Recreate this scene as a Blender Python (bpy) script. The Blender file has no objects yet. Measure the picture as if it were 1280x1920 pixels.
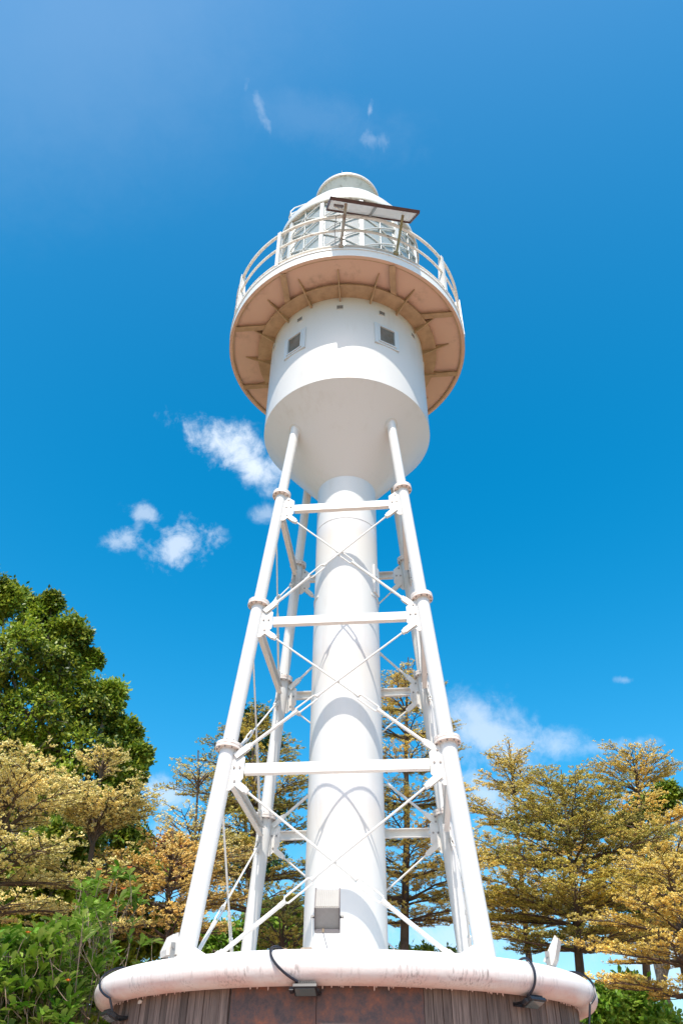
import bpy, math, random
import numpy as np
from mathutils import Vector, Matrix
R = math.radians
scene = bpy.context.scene
col = scene.collection

# ------------------------------------------------------------------ camera
# lengths are written in column radii (0.5 m each), heights counted from the eye at 1.6 m
U0 = 0.5
EYE = 1.6
FWD = Vector((-0.00658666, 0.7796803, 0.62614315)).normalized()
RT = Vector((0.99997485, 0.00348971, 0.00617372)).normalized()
UP = RT.cross(FWD).normalized()
CAM = Vector((-0.0026, -10.133, EYE))
F = 1421.43
camd = bpy.data.cameras.new('camera'); camo = bpy.data.objects.new('camera', camd); col.objects.link(camo)
camd.sensor_fit = 'VERTICAL'; camd.sensor_height = 36.0; camd.lens = F / 1920 * 36.0
camd.clip_start = 0.05; camd.clip_end = 5000
camo.matrix_world = Matrix(((RT.x, UP.x, -FWD.x, CAM.x), (RT.y, UP.y, -FWD.y, CAM.y), (RT.z, UP.z, -FWD.z, CAM.z), (0, 0, 0, 1)))
scene.camera = camo

# ------------------------------------------------------------------ light
SUN_EL, SUN_AZ = 58.0, -5.5          # azimuth counted from the tower towards the viewer, negative = viewer's left
sd = Vector((math.sin(R(SUN_AZ)) * math.cos(R(SUN_EL)), -math.cos(R(SUN_AZ)) * math.cos(R(SUN_EL)), math.sin(R(SUN_EL))))
sl = bpy.data.lights.new('sun', 'SUN'); sl.energy = 4.0; sl.angle = R(0.53); sl.color = (1.0, 0.94, 0.84)
so = bpy.data.objects.new('sun', sl); col.objects.link(so); so.rotation_euler = sd.to_track_quat('Z', 'Y').to_euler()
so.location = (0, -20, 40)

scene.view_settings.view_transform = 'Standard'; scene.view_settings.look = 'None'
scene.view_settings.gamma = 1; scene.view_settings.exposure = 0.31

W = bpy.data.worlds.new('World'); scene.world = W; W.use_nodes = True
W.cycles.sampling_method = 'MANUAL'; W.cycles.sample_map_resolution = 512
nt = W.node_tree; nt.nodes.clear()
def N(t, **k):
    n = nt.nodes.new(t)
    for a, b in k.items(): setattr(n, a, b)
    return n
def L(a, b): nt.links.new(a, b)
def MATH(op, a, b=None, c=None, clamp=False):
    n = N('ShaderNodeMath', operation=op); n.use_clamp = clamp
    for i, v in enumerate((a, b, c)):
        if v is None: continue
        if isinstance(v, (int, float)): n.inputs[i].default_value = v
        else: L(v, n.inputs[i])
    return n.outputs[0]
def ray(px, py):
    return (FWD + RT * ((px - 640) / F) - UP * ((py - 960) / F)).normalized()

sky = N('ShaderNodeTexSky', sky_type='NISHITA'); sky.sun_disc = False
sky.sun_elevation = R(SUN_EL); sky.sun_rotation = math.atan2(sd.x, sd.y)
sky.air_density = 1.0; sky.dust_density = 2.0; sky.ozone_density = 2.2; sky.altitude = 0
hs = N('ShaderNodeHueSaturation'); hs.inputs['Hue'].default_value = 0.482; hs.inputs['Saturation'].default_value = 1.53; hs.inputs['Value'].default_value = 1.33
L(sky.outputs[0], hs.inputs['Color'])
tc = N('ShaderNodeTexCoord')
nz = N('ShaderNodeTexNoise'); nz.inputs['Scale'].default_value = 26; nz.inputs['Detail'].default_value = 12; nz.inputs['Roughness'].default_value = 0.66; nz.inputs['Distortion'].default_value = 0.25
L(tc.outputs['Generated'], nz.inputs['Vector'])
nz2 = N('ShaderNodeTexNoise'); nz2.inputs['Scale'].default_value = 8; nz2.inputs['Detail'].default_value = 6; nz2.inputs['Roughness'].default_value = 0.6
L(tc.outputs['Generated'], nz2.inputs['Vector'])
noise = MATH('ADD', MATH('MULTIPLY', nz.outputs[0], 0.75), MATH('MULTIPLY', nz2.outputs[0], 0.35))
noise = MATH('SUBTRACT', noise, 0.55)
def dotc(v):
    n = N('ShaderNodeVectorMath', operation='DOT_PRODUCT'); L(tc.outputs['Generated'], n.inputs[0]); n.inputs[1].default_value = v
    return n.outputs['Value']
# clouds: each a soft bank round its own direction in the sky: (px, py, half-length, half-height, tilt deg, strength, ragged)
CL = [(130, 60, 620, 380, -15, .10, .25), (560, 215, 300, 70, 12, .06, .9), (640, 1900, 1100, 330, 0, .22, .6), (418, 832, 105, 46, 28, .92, 1.9), (480, 878, 62, 44, 25, .95, 1.5), (272, 966, 34, 20, 15, .5, 2.6), (236, 1008, 36, 20, -20, .5, 2.6), (262, 985, 30, 12, -60, .25, 2.6),
      (348, 1022, 60, 44, -10, .7, 2.3), (500, 965, 32, 20, 10, .4, 2.0), (905, 1370, 135, 75, 25, .62, 1.3), (1010, 1390, 110, 34, 5, .5, 1.6),
      (900, 1500, 80, 60, 0, .6, 1.8), (490, 205, 14, 48, -18, .22, 2.4), (693, 208, 8, 24, 10, .3, 2.2), (700, 262, 42, 22, 10, .2, 2.6), (460, 165, 10, 22, 20, .12, 2.4),
      (310, 1490, 60, 30, 10, .6, 1.8), (820, 1760, 200, 60, 0, .55, 1.6), (1230, 1800, 130, 90, 0, .7, 1.6),
      (1170, 1275, 20, 8, 0, .25, 2.2), (1130, 1400, 90, 16, -5, .35, 2.2), (330, 1600, 90, 60, 0, .5, 1.6)]
dens = None
for (px, py, a, b, tilt, st, rag) in CL:
    d = ray(px, py); e1 = (ray(px + 40, py) - ray(px - 40, py)).normalized(); e2 = d.cross(e1).normalized()
    c, s = math.cos(R(tilt)), math.sin(R(tilt))
    ax = e1 * c + e2 * s; ay = -e1 * s + e2 * c
    m = (ray(px, py) * F).length / F
    k = F * 1.0
    dep = 1 / d.dot(FWD)
    ax = ax * (k * dep / a); ay = ay * (k * dep / b)
    u = dotc(ax); v = dotc(ay)
    f = dotc(d)
    r2 = MATH('ADD', MATH('MULTIPLY', u, u), MATH('MULTIPLY', v, v))
    g = MATH('SUBTRACT', 1.0, MATH('SQRT', r2))                       # 1 at the centre, 0 at the rim
    g = MATH('ADD', g, MATH('MULTIPLY', noise, rag * 2.0))
    g = MATH('MULTIPLY', g, MATH('GREATER_THAN', f, 0.3))
    mr = N('ShaderNodeMapRange', interpolation_type='SMOOTHSTEP'); L(g, mr.inputs[0])
    mr.inputs[1].default_value = -0.1; mr.inputs[2].default_value = 1.05; mr.inputs[4].default_value = st
    # stays inside 1.5 radii whatever the noise does
    mk = N('ShaderNodeMapRange', interpolation_type='SMOOTHSTEP'); L(MATH('SQRT', r2), mk.inputs[0])
    mk.inputs[1].default_value = 0.75; mk.inputs[2].default_value = 1.9; mk.inputs[3].default_value = 1; mk.inputs[4].default_value = 0
    o = MATH('MULTIPLY', mr.outputs[0], mk.outputs[0])
    dens = o if dens is None else MATH('MAXIMUM', dens, o)
mixc = N('ShaderNodeMix', data_type='RGBA'); L(dens, mixc.inputs[0]); L(hs.outputs[0], mixc.inputs[6]); mixc.inputs[7].default_value = (4.9, 5.5, 6.3, 1)
bg = N('ShaderNodeBackground'); bg.inputs['Strength'].default_value = 0.15; L(mixc.outputs[2], bg.inputs['Color'])
wo = N('ShaderNodeOutputWorld'); L(bg.outputs[0], wo.inputs['Surface'])

# ------------------------------------------------------------------ placing helpers
def P(x, y, z): return Vector((x * U0, y * U0, z * U0 + EYE))
def at(px, py, hd):
    """point on the sight line of a pixel of the photo, hd metres away measured on the ground"""
    d = ray(px, py); t = hd / math.hypot(d.x, d.y); return CAM + d * t
def atz(px, py, z):
    d = ray(px, py); return CAM + d * ((z - CAM.z) / d.z)
def atcyl(px, py, rad):
    d = ray(px, py); a = d.x**2 + d.y**2; b = 2 * (CAM.x * d.x + CAM.y * d.y); c = CAM.x**2 + CAM.y**2 - rad * rad
    D = max(b * b - 4 * a * c, 0); return CAM + d * ((-b - math.sqrt(D)) / 2 / a)
def az(a, r, z):
    """azimuth in degrees from the viewer's side of the tower, positive to the viewer's right"""
    return P(r * math.sin(R(a)), -r * math.cos(R(a)), z)

# ------------------------------------------------------------------ materials
def mat(name, colr, rough=0.5, metal=0.0, var=None, vscale=3.0, bump=0.0, bscale=30.0, spec=0.5):
    m = bpy.data.materials.new(name); m.use_nodes = True; t = m.node_tree; b = t.nodes['Principled BSDF']
    b.inputs['Roughness'].default_value = rough; b.inputs['Metallic'].default_value = metal; b.inputs['Specular IOR Level'].default_value = spec
    b.inputs['Base Color'].default_value = (*colr, 1)
    if var or bump:
        co = t.nodes.new('ShaderNodeTexCoord')
    if var:
        n = t.nodes.new('ShaderNodeTexNoise'); n.inputs['Scale'].default_value = vscale; n.inputs['Detail'].default_value = 8; n.inputs['Roughness'].default_value = .65
        t.links.new(co.outputs['Object'], n.inputs['Vector'])
        r = t.nodes.new('ShaderNodeValToRGB'); r.color_ramp.elements[0].position = .38; r.color_ramp.elements[1].position = .68
        r.color_ramp.elements[0].color = (*colr, 1); r.color_ramp.elements[1].color = (*var, 1)
        t.links.new(n.outputs[0], r.inputs[0]); t.links.new(r.outputs[0], b.inputs['Base Color'])
    if bump:
        n2 = t.nodes.new('ShaderNodeTexNoise'); n2.inputs['Scale'].default_value = bscale; n2.inputs['Detail'].default_value = 5
        t.links.new(co.outputs['Object'], n2.inputs['Vector'])
        bp = t.nodes.new('ShaderNodeBump'); bp.inputs['Strength'].default_value = bump; bp.inputs['Distance'].default_value = .01
        t.links.new(n2.outputs[0], bp.inputs['Height']); t.links.new(bp.outputs[0], b.inputs['Normal'])
    return m
def streaked(name, clean, dirt, sc=(9, 9, .9), lo=.55, hi=.72, rough=.5, patch=1.6, amount=1.0, bump=.15):
    """paint with vertical dirt runs gathered in patches"""
    m = mat(name, clean, rough); t = m.node_tree; b = t.nodes['Principled BSDF']
    co = t.nodes.new('ShaderNodeTexCoord'); mp = t.nodes.new('ShaderNodeMapping'); mp.inputs['Scale'].default_value = sc
    t.links.new(co.outputs['Object'], mp.inputs[0])
    n = t.nodes.new('ShaderNodeTexNoise'); n.inputs['Scale'].default_value = 1; n.inputs['Detail'].default_value = 7; n.inputs['Roughness'].default_value = .7
    t.links.new(mp.outputs[0], n.inputs['Vector'])
    p = t.nodes.new('ShaderNodeTexNoise'); p.inputs['Scale'].default_value = patch; p.inputs['Detail'].default_value = 4
    t.links.new(co.outputs['Object'], p.inputs['Vector'])
    a = t.nodes.new('ShaderNodeMapRange'); t.links.new(n.outputs[0], a.inputs[0]); a.inputs[1].default_value = lo; a.inputs[2].default_value = hi
    c = t.nodes.new('ShaderNodeMapRange'); t.links.new(p.outputs[0], c.inputs[0]); c.inputs[1].default_value = .48; c.inputs[2].default_value = .62; c.inputs[4].default_value = amount
    mm = t.nodes.new('ShaderNodeMath'); mm.operation = 'MULTIPLY'; t.links.new(a.outputs[0], mm.inputs[0]); t.links.new(c.outputs[0], mm.inputs[1])
    x = t.nodes.new('ShaderNodeMix'); x.data_type = 'RGBA'; t.links.new(mm.outputs[0], x.inputs[0])
    x.inputs[6].default_value = (*clean, 1); x.inputs[7].default_value = (*dirt, 1); t.links.new(x.outputs[2], b.inputs['Base Color'])
    if bump:
        bp = t.nodes.new('ShaderNodeBump'); bp.inputs['Strength'].default_value = bump; bp.inputs['Distance'].default_value = .004
        t.links.new(p.outputs[0], bp.inputs['Height']); t.links.new(bp.outputs[0], b.inputs['Normal'])
    return m
def leafmat(name, c1, c2, c3=None, sc=1.2, fine=26, trans=.3, rough=.5):
    m = bpy.data.materials.new(name); m.use_nodes = True; t = m.node_tree; b = t.nodes['Principled BSDF']; out = t.nodes['Material Output']
    b.inputs['Roughness'].default_value = rough; b.inputs['Specular IOR Level'].default_value = .35
    co = t.nodes.new('ShaderNodeTexCoord')
    n = t.nodes.new('ShaderNodeTexNoise'); n.inputs['Scale'].default_value = sc; n.inputs['Detail'].default_value = 3; t.links.new(co.outputs['Object'], n.inputs['Vector'])
    f = t.nodes.new('ShaderNodeNewGeometry')
    r1 = t.nodes.new('ShaderNodeMapRange'); t.links.new(n.outputs[0], r1.inputs[0]); r1.inputs[1].default_value = .38; r1.inputs[2].default_value = .64
    x = t.nodes.new('ShaderNodeMix'); x.data_type = 'RGBA'; t.links.new(r1.outputs[0], x.inputs[0]); x.inputs[6].default_value = (*c1, 1); x.inputs[7].default_value = (*c2, 1)
    x2 = t.nodes.new('ShaderNodeMix'); x2.data_type = 'RGBA'
    ri = t.nodes.new('ShaderNodeMapRange'); t.links.new(f.outputs['Random Per Island'], ri.inputs[0]); ri.inputs[1].default_value = .35; ri.inputs[2].default_value = 1.0; ri.inputs[4].default_value = .75
    t.links.new(ri.outputs[0], x2.inputs[0]); t.links.new(x.outputs[2], x2.inputs[6]); x2.inputs[7].default_value = (*(c3 or c2), 1)
    t.links.new(x2.outputs[2], b.inputs['Base Color'])
    tr = t.nodes.new('ShaderNodeBsdfTranslucent'); t.links.new(x2.outputs[2], tr.inputs[0])
    ms = t.nodes.new('ShaderNodeMixShader'); ms.inputs[0].default_value = trans
    t.links.new(b.outputs[0], ms.inputs[1]); t.links.new(tr.outputs[0], ms.inputs[2]); t.links.new(ms.outputs[0], out.inputs[0])
    return m
M = {}
M['white'] = streaked('white_paint', (.73, .705, .67), (.54, .47, .39), sc=(5, 5, .7), lo=.5, hi=.8, rough=.38, patch=1.1, amount=.45, bump=.05)
M['steel_white'] = streaked('white_steel_paint', (.75, .72, .67), (.44, .28, .20), sc=(14, 14, 6), lo=.57, hi=.75, rough=.42, patch=3.5, amount=.8, bump=.1)
M['flange'] = streaked('rust_stained_flange_paint', (.78, .70, .64), (.42, .24, .17), sc=(20, 20, 14), lo=.5, hi=.68, rough=.55, patch=7, amount=1, bump=.2)
M['rail'] = streaked('weathered_cream_rail', (.75, .70, .61), (.24, .15, .09), sc=(16, 16, 16), lo=.5, hi=.66, rough=.6, patch=5, amount=1, bump=.2)
M['soffit'] = streaked('salmon_underside_paint', (.66, .46, .345), (.26, .17, .11), sc=(4, 4, 4), lo=.50, hi=.80, rough=.6, patch=1.6, amount=.9, bump=.1)
M['soffit_beam'] = mat('ochre_bracket_paint', (.50, .35, .21), .6, var=(.36, .24, .14), vscale=5)
M['fascia'] = streaked('white_fascia_mould_runs', (.80, .79, .77), (.16, .15, .13), sc=(11, 11, 2.2), lo=.6, hi=.72, rough=.5, patch=2.6, amount=1, bump=.1)
M['vent_grey'] = streaked('mouldy_white_cowl', (.72, .71, .67), (.22, .18, .12), sc=(7, 7, 3), lo=.5, hi=.72, rough=.6, patch=2.2, amount=.9)
M['bolt'] = mat('bolt_grey', (.30, .27, .25), .5, .3)
M['dark'] = mat('black_plastic', (.015, .016, .02), .4)
M['cable'] = mat('black_cable', (.012, .013, .022), .35)
M['grey_cable'] = mat('grey_cable', (.16, .16, .19), .5)
M['conduit'] = mat('grey_conduit', (.42, .39, .38), .5, var=(.30, .24, .20), vscale=9)
M['clamp'] = mat('rusty_clamp', (.40, .31, .21), .7, var=(.22, .13, .07), vscale=14)
M['lamp_grey'] = mat('flood_grey_shell', (.31, .30, .285), .42, .2, var=(.26, .25, .235), vscale=8)
M['lamp_rib'] = mat('flood_pale_ribs', (.36, .355, .345), .45, .1)
M['lamp_edge'] = mat('flood_dark_frame', (.16, .14, .14), .5)
M['lamp_white'] = mat('flood_white_shell', (.74, .72, .68), .45, var=(.62, .56, .48), vscale=8)
M['lampglass'] = mat('lamp_glass', (.10, .14, .15), .08, spec=.8)
M['winglass'] = mat('dark_window_glass', (.085, .09, .07), .08, var=(.16, .19, .19), vscale=2.2, spec=.9)
M['winframe'] = mat('window_aluminium', (.62, .66, .68), .4)
M['grille'] = mat('vent_grille_dark', (.06, .055, .05), .7)
M['panel_back'] = mat('solar_back_sheet', (.80, .78, .76), .5)
M['panel_cell'] = mat('solar_cells', (.012, .016, .035), .15, spec=.7)
M['panel_frame'] = mat('dark_red_brown_frame', (.075, .035, .032), .5, var=(.13, .06, .05), vscale=8)
M['olive'] = streaked('mossy_post', (.32, .28, .15), (.16, .09, .05), sc=(12, 12, 5), lo=.45, hi=.65, rough=.7, patch=4, amount=1)
M['rustpost'] = streaked('rusty_post', (.42, .36, .30), (.19, .085, .045), sc=(12, 12, 4), lo=.42, hi=.6, rough=.7, patch=4, amount=1)
M['lens'] = mat('lens_pale', (.55, .66, .66), .2)
M['bark'] = mat('bark_brown', (.13, .085, .055), .85, var=(.06, .04, .025), vscale=6, bump=.5, bscale=18)
M['bark_grey'] = mat('bark_grey', (.22, .19, .16), .85, var=(.11, .09, .07), vscale=6, bump=.5, bscale=18)
M['stem'] = mat('stem_pale', (.33, .24, .17), .8, var=(.20, .14, .09), vscale=9)
M['gold'] = leafmat('golden_variegated_leaf', (.48, .37, .045), (.94, .66, .13), (.97, .80, .33), sc=.8, trans=.28)
M['cream'] = leafmat('cream_variegated_leaf', (.50, .43, .09), (.93, .74, .25), (.97, .86, .45), sc=.9, trans=.28)
M['orange'] = leafmat('amber_variegated_leaf', (.50, .34, .06), (.92, .60, .15), (.96, .74, .32), sc=.9, trans=.28)
M['goldgreen'] = leafmat('olive_gold_leaf', (.11, .16, .02), (.60, .46, .06), (.94, .72, .20), sc=.6, trans=.28)
M['green'] = leafmat('deep_green_leaf', (.018, .065, .008), (.22, .33, .02), (.54, .56, .06), sc=.75, trans=.33, rough=.4)
M['bright'] = leafmat('bright_green_leaf', (.09, .24, .018), (.21, .38, .03), (.38, .50, .07), sc=.9, trans=.35, rough=.4)
M['darkleaf'] = leafmat('dark_leaf', (.015, .045, .012), (.03, .085, .02), (.06, .13, .03), sc=.8, trans=.2, rough=.4)
M['shrubleaf'] = leafmat('glossy_shrub_leaf', (.06, .17, .012), (.19, .34, .025), (.42, .52, .12), sc=1.5, trans=.28, rough=.32)
M['redleaf'] = leafmat('dusky_red_leaf', (.18, .03, .03), (.26, .05, .05), (.34, .10, .07), sc=1.3, trans=.3)
M['flower'] = mat('orange_red_flower', (.80, .16, .03), .6, var=(.85, .36, .08), vscale=30)

def glass_mat():
    m = bpy.data.materials.new('lantern_glass'); m.use_nodes = True; t = m.node_tree; t.nodes.clear()
    o = t.nodes.new('ShaderNodeOutputMaterial'); tr = t.nodes.new('ShaderNodeBsdfTransparent'); tr.inputs[0].default_value = (.86, .93, .93, 1)
    g = t.nodes.new('ShaderNodeBsdfGlossy'); g.inputs['Roughness'].default_value = .04
    d = t.nodes.new('ShaderNodeBsdfDiffuse'); d.inputs[0].default_value = (.74, .82, .82, 1)
    m1 = t.nodes.new('ShaderNodeMixShader'); m1.inputs[0].default_value = .45
    fr = t.nodes.new('ShaderNodeFresnel'); fr.inputs[0].default_value = 1.5
    m2 = t.nodes.new('ShaderNodeMixShader')
    t.links.new(tr.outputs[0], m1.inputs[1]); t.links.new(d.outputs[0], m1.inputs[2]); t.links.new(fr.outputs[0], m2.inputs[0])
    t.links.new(m1.outputs[0], m2.inputs[1]); t.links.new(g.outputs[0], m2.inputs[2]); t.links.new(m2.outputs[0], o.inputs[0])
    return m
M['glass'] = glass_mat()

def coping_mat():
    m = mat('white_plaster_coping', (.80, .77, .75), .7); t = m.node_tree; b = t.nodes['Principled BSDF']
    co = t.nodes.new('ShaderNodeTexCoord')
    def nz(sc, det=6, ro=.65, scale=1):
        mp = t.nodes.new('ShaderNodeMapping'); mp.inputs['Scale'].default_value = sc; t.links.new(co.outputs['Object'], mp.inputs[0])
        n = t.nodes.new('ShaderNodeTexNoise'); n.inputs['Scale'].default_value = scale; n.inputs['Detail'].default_value = det; n.inputs['Roughness'].default_value = ro
        t.links.new(mp.outputs[0], n.inputs['Vector']); return n.outputs[0]
    def rng(v, a, b_, c=0, d=1):
        r = t.nodes.new('ShaderNodeMapRange'); t.links.new(v, r.inputs[0])
        for i, k in enumerate((a, b_, c, d)): r.inputs[i + 1].default_value = k
        return r.outputs[0]
    def mul(a, c):
        n = t.nodes.new('ShaderNodeMath'); n.operation = 'MULTIPLY'; t.links.new(a, n.inputs[0]); t.links.new(c, n.inputs[1]); return n.outputs[0]
    sep = t.nodes.new('ShaderNodeSeparateXYZ'); t.links.new(co.outputs['Object'], sep.inputs[0])
    runs = rng(nz((46, 46, 2.4), 5, .6), .48, .68)          # thin dirt runs
    where = rng(nz((3.0, 3.0, .8), 3), .46, .62)              # gathered in patches
    belt = mul(rng(sep.outputs[2], 2.665, 2.63), rng(sep.outputs[2], 2.47, 2.57, .2, .75))
    f1 = mul(mul(runs, where), belt)
    x = t.nodes.new('ShaderNodeMix'); x.data_type = 'RGBA'; t.links.new(f1, x.inputs[0]); x.inputs[7].default_value = (.17, .13, .12, 1)
    y = t.nodes.new('ShaderNodeMix'); y.data_type = 'RGBA'; t.links.new(mul(rng(nz((1.5, 1.5, 6), 5), .35, .6), rng(sep.outputs[2], 2.64, 2.56)), y.inputs[0])
    y.inputs[6].default_value = (.76, .72, .69, 1); y.inputs[7].default_value = (.70, .52, .47, 1)      # warm light bounced off the ground, painted pink into the lower half
    t.links.new(y.outputs[2], x.inputs[6]); t.links.new(x.outputs[2], b.inputs['Base Color'])
    bp = t.nodes.new('ShaderNodeBump'); bp.inputs['Strength'].default_value = .35; bp.inputs['Distance'].default_value = .012
    t.links.new(nz((9, 9, 9), 7), bp.inputs['Height']); t.links.new(bp.outputs[0], b.inputs['Normal'])
    return m
M['coping'] = coping_mat()

def plank_mat():
    m = mat('weathered_planks', (.16, .12, .11), .8); t = m.node_tree; b = t.nodes['Principled BSDF']
    co = t.nodes.new('ShaderNodeTexCoord'); g = t.nodes.new('ShaderNodeNewGeometry')
    mp = t.nodes.new('ShaderNodeMapping'); mp.inputs['Scale'].default_value = (45, 45, 2.0); t.links.new(co.outputs['Object'], mp.inputs[0])
    n = t.nodes.new('ShaderNodeTexNoise'); n.inputs['Scale'].default_value = 1; n.inputs['Detail'].default_value = 8; n.inputs['Roughness'].default_value = .7
    t.links.new(mp.outputs[0], n.inputs['Vector'])
    r = t.nodes.new('ShaderNodeValToRGB'); e = r.color_ramp.elements; e[0].position = .3; e[0].color = (.05, .034, .028, 1); e[1].position = .74; e[1].color = (.29, .215, .175, 1)
    t.links.new(n.outputs[0], r.inputs[0])
    v = t.nodes.new('ShaderNodeMapRange'); t.links.new(g.outputs['Random Per Island'], v.inputs[0]); v.inputs[3].default_value = .6; v.inputs[4].default_value = 1.35
    h = t.nodes.new('ShaderNodeHueSaturation'); t.links.new(v.outputs[0], h.inputs['Value']); t.links.new(r.outputs[0], h.inputs['Color']); t.links.new(h.outputs[0], b.inputs['Base Color'])
    bp = t.nodes.new('ShaderNodeBump'); bp.inputs['Strength'].default_value = .5; bp.inputs['Distance'].default_value = .004
    t.links.new(n.outputs[0], bp.inputs['Height']); t.links.new(bp.outputs[0], b.inputs['Normal'])
    return m
M['plank'] = plank_mat()
def rust_mat():
    m = mat('rusted_plate', (.2, .1, .07), .75); t = m.node_tree; b = t.nodes['Principled BSDF']
    co = t.nodes.new('ShaderNodeTexCoord')
    n = t.nodes.new('ShaderNodeTexNoise'); n.inputs['Scale'].default_value = 6.5; n.inputs['Detail'].default_value = 14; n.inputs['Roughness'].default_value = .8; t.links.new(co.outputs['Object'], n.inputs['Vector'])
    r = t.nodes.new('ShaderNodeValToRGB'); cr = r.color_ramp
    cr.elements[0].position = .34; cr.elements[0].color = (.05, .045, .05, 1); cr.elements[1].position = .70; cr.elements[1].color = (.40, .13, .06, 1)
    for p_, c_ in ((.46, (.11, .075, .07, 1)), (.56, (.19, .09, .065, 1))):
        e = cr.elements.new(p_); e.color = c_
    t.links.new(n.outputs[0], r.inputs[0]); t.links.new(r.outputs[0], b.inputs['Base Color'])
    bp = t.nodes.new('ShaderNodeBump'); bp.inputs['Strength'].default_value = .4; bp.inputs['Distance'].default_value = .006
    t.links.new(n.outputs[0], bp.inputs['Height']); t.links.new(bp.outputs[0], b.inputs['Normal'])
    return m
M['rust'] = rust_mat()
def paving_mat():
    m = mat('terracotta_paving', (.42, .27, .21), .8); t = m.node_tree; b = t.nodes['Principled BSDF']
    co = t.nodes.new('ShaderNodeTexCoord'); br = t.nodes.new('ShaderNodeTexBrick'); br.inputs['Scale'].default_value = 4.0
    br.inputs['Color1'].default_value = (.48, .27, .19, 1); br.inputs['Color2'].default_value = (.40, .215, .15, 1); br.inputs['Mortar'].default_value = (.36, .31, .27, 1)
    br.inputs['Mortar Size'].default_value = .015
    t.links.new(co.outputs['Object'], br.inputs['Vector']); t.links.new(br.outputs[0], b.inputs['Base Color']); return m
M['paving'] = paving_mat()
M['lawn'] = mat('lawn_grass', (.05, .10, .02), .9, var=(.09, .13, .03), vscale=2.5, bump=.6, bscale=60)

# ------------------------------------------------------------------ mesh builder
class MB:
    def __init__(s): s.v = []; s.f = []; s.mi = []; s.n = 0
    def add(s, vs, fs, mi=0):
        b = s.n; s.v += [Vector(q) for q in vs]; s.n += len(vs)
        s.f += [[b + i for i in f] for f in fs]; s.mi += [mi] * len(fs); return s
    def box(s, c, ax, ay, az_, sx, sy, sz, mi=0, bev=0.0):
        c = Vector(c); ax = Vector(ax).normalized(); ay = Vector(ay).normalized(); az_ = Vector(az_).normalized()
        vs = []
        if bev <= 0:
            for k in (-1, 1):
                for (i, j) in ((-1, -1), (1, -1), (1, 1), (-1, 1)):
                    vs.append(c + ax * (i * sx / 2) + ay * (j * sy / 2) + az_ * (k * sz / 2))
            return s.add(vs, [(3, 2, 1, 0), (4, 5, 6, 7), (0, 1, 5, 4), (1, 2, 6, 5), (2, 3, 7, 6), (3, 0, 4, 7)], mi)
        rings = []
        for k, ins in ((-1, bev), (-1, 0), (1, 0), (1, bev)):
            zz = k * (sz / 2 - (0 if ins else bev))
            hx, hy = sx / 2 - ins, sy / 2 - ins
            for (i, j) in ((-1, -1), (1, -1), (1, 1), (-1, 1)):
                vs.append(c + ax * (i * hx) + ay * (j * hy) + az_ * zz)
        fs = [(3, 2, 1, 0), (12, 13, 14, 15)]
        for r in range(3):
            for i in range(4):
                j = (i + 1) % 4; fs.append((r * 4 + i, r * 4 + j, r * 4 + 4 + j, r * 4 + 4 + i))
        return s.add(vs, fs, mi)
    def tube(s, pts, rad, n=12, mi=0, caps=True, closed=False):
        pts = [Vector(p) for p in pts]; m = len(pts)
        rad = [rad] * m if isinstance(rad, (int, float)) else rad
        vs = []; fs = []; prev = None
        for i, p in enumerate(pts):
            if closed: t = pts[(i + 1) % m] - pts[i - 1]
            else: t = pts[min(i + 1, m - 1)] - pts[max(i - 1, 0)]
            t.normalize()
            if prev is None: u = t.orthogonal().normalized()
            else: u = (prev - t * prev.dot(t)).normalized()
            prev = u; w = t.cross(u)
            for k in range(n):
                a = 2 * math.pi * k / n; vs.append(p + (u * math.cos(a) + w * math.sin(a)) * rad[i])
        for i in range(m if closed else m - 1):
            j = (i + 1) % m
            for k in range(n):
                l = (k + 1) % n; fs.append((i * n + k, i * n + l, j * n + l, j * n + k))
        if caps and not closed: fs += [tuple(range(n - 1, -1, -1)), tuple((m - 1) * n + k for k in range(n))]
        return s.add(vs, fs, mi)
    def lathe(s, prof, n=128, mi=0, a0=0, a1=360, closed=False):
        """profile of (r, z) in tower units turned round the tower axis"""
        full = abs(a1 - a0) >= 360; k = n if full else n + 1; m = len(prof); vs = []; fs = []
        for (r, z) in prof:
            for i in range(k): vs.append(az(a0 + (a1 - a0) * i / n, r, z))
        for a in range(m if closed else m - 1):
            b = (a + 1) % m
            for i in range(n):
                j = (i + 1) % k; fs.append((a * k + i, a * k + j, b * k + j, b * k + i))
        if not full and closed:
            fs += [tuple(a * k for a in range(m)), tuple(a * k + k - 1 for a in range(m))[::-1]]
        return s.add(vs, fs, mi)
    def prism(s, poly, nrm, th, mi=0):
        """flat polygon given as 3D points, thickened both ways along nrm"""
        nrm = Vector(nrm).normalized() * (th / 2); m = len(poly)
        vs = [Vector(p) + nrm for p in poly] + [Vector(p) - nrm for p in poly]
        fs = [tuple(range(m)), tuple(range(2 * m - 1, m - 1, -1))] + [(i, i + m, (i + 1) % m + m, (i + 1) % m) for i in range(m)]
        return s.add(vs, fs, mi)
    def obj(s, name, mats, parent=None, smooth=True, origin=None):
        me = bpy.data.meshes.new(name)
        off = Vector(origin) if origin is not None else (ROOT.get(parent.name, Vector()) if parent else Vector())
        me.from_pydata([v - off for v in s.v], [], s.f); me.update()
        for m in (mats if isinstance(mats, (list, tuple)) else [mats]): me.materials.append(M[m])
        me.polygons.foreach_set('material_index', s.mi)
        import bmesh
        b = bmesh.new(); b.from_mesh(me); bmesh.ops.recalc_face_normals(b, faces=b.faces); b.to_mesh(me); b.free()
        if smooth:
            me.shade_smooth(); me.set_sharp_from_angle(angle=R(35))
        o = bpy.data.objects.new(name, me); col.objects.link(o)
        if parent: o.parent = parent; ROOT[o.name] = off
        else: o.location = off
        return o
ROOT = {}
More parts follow.
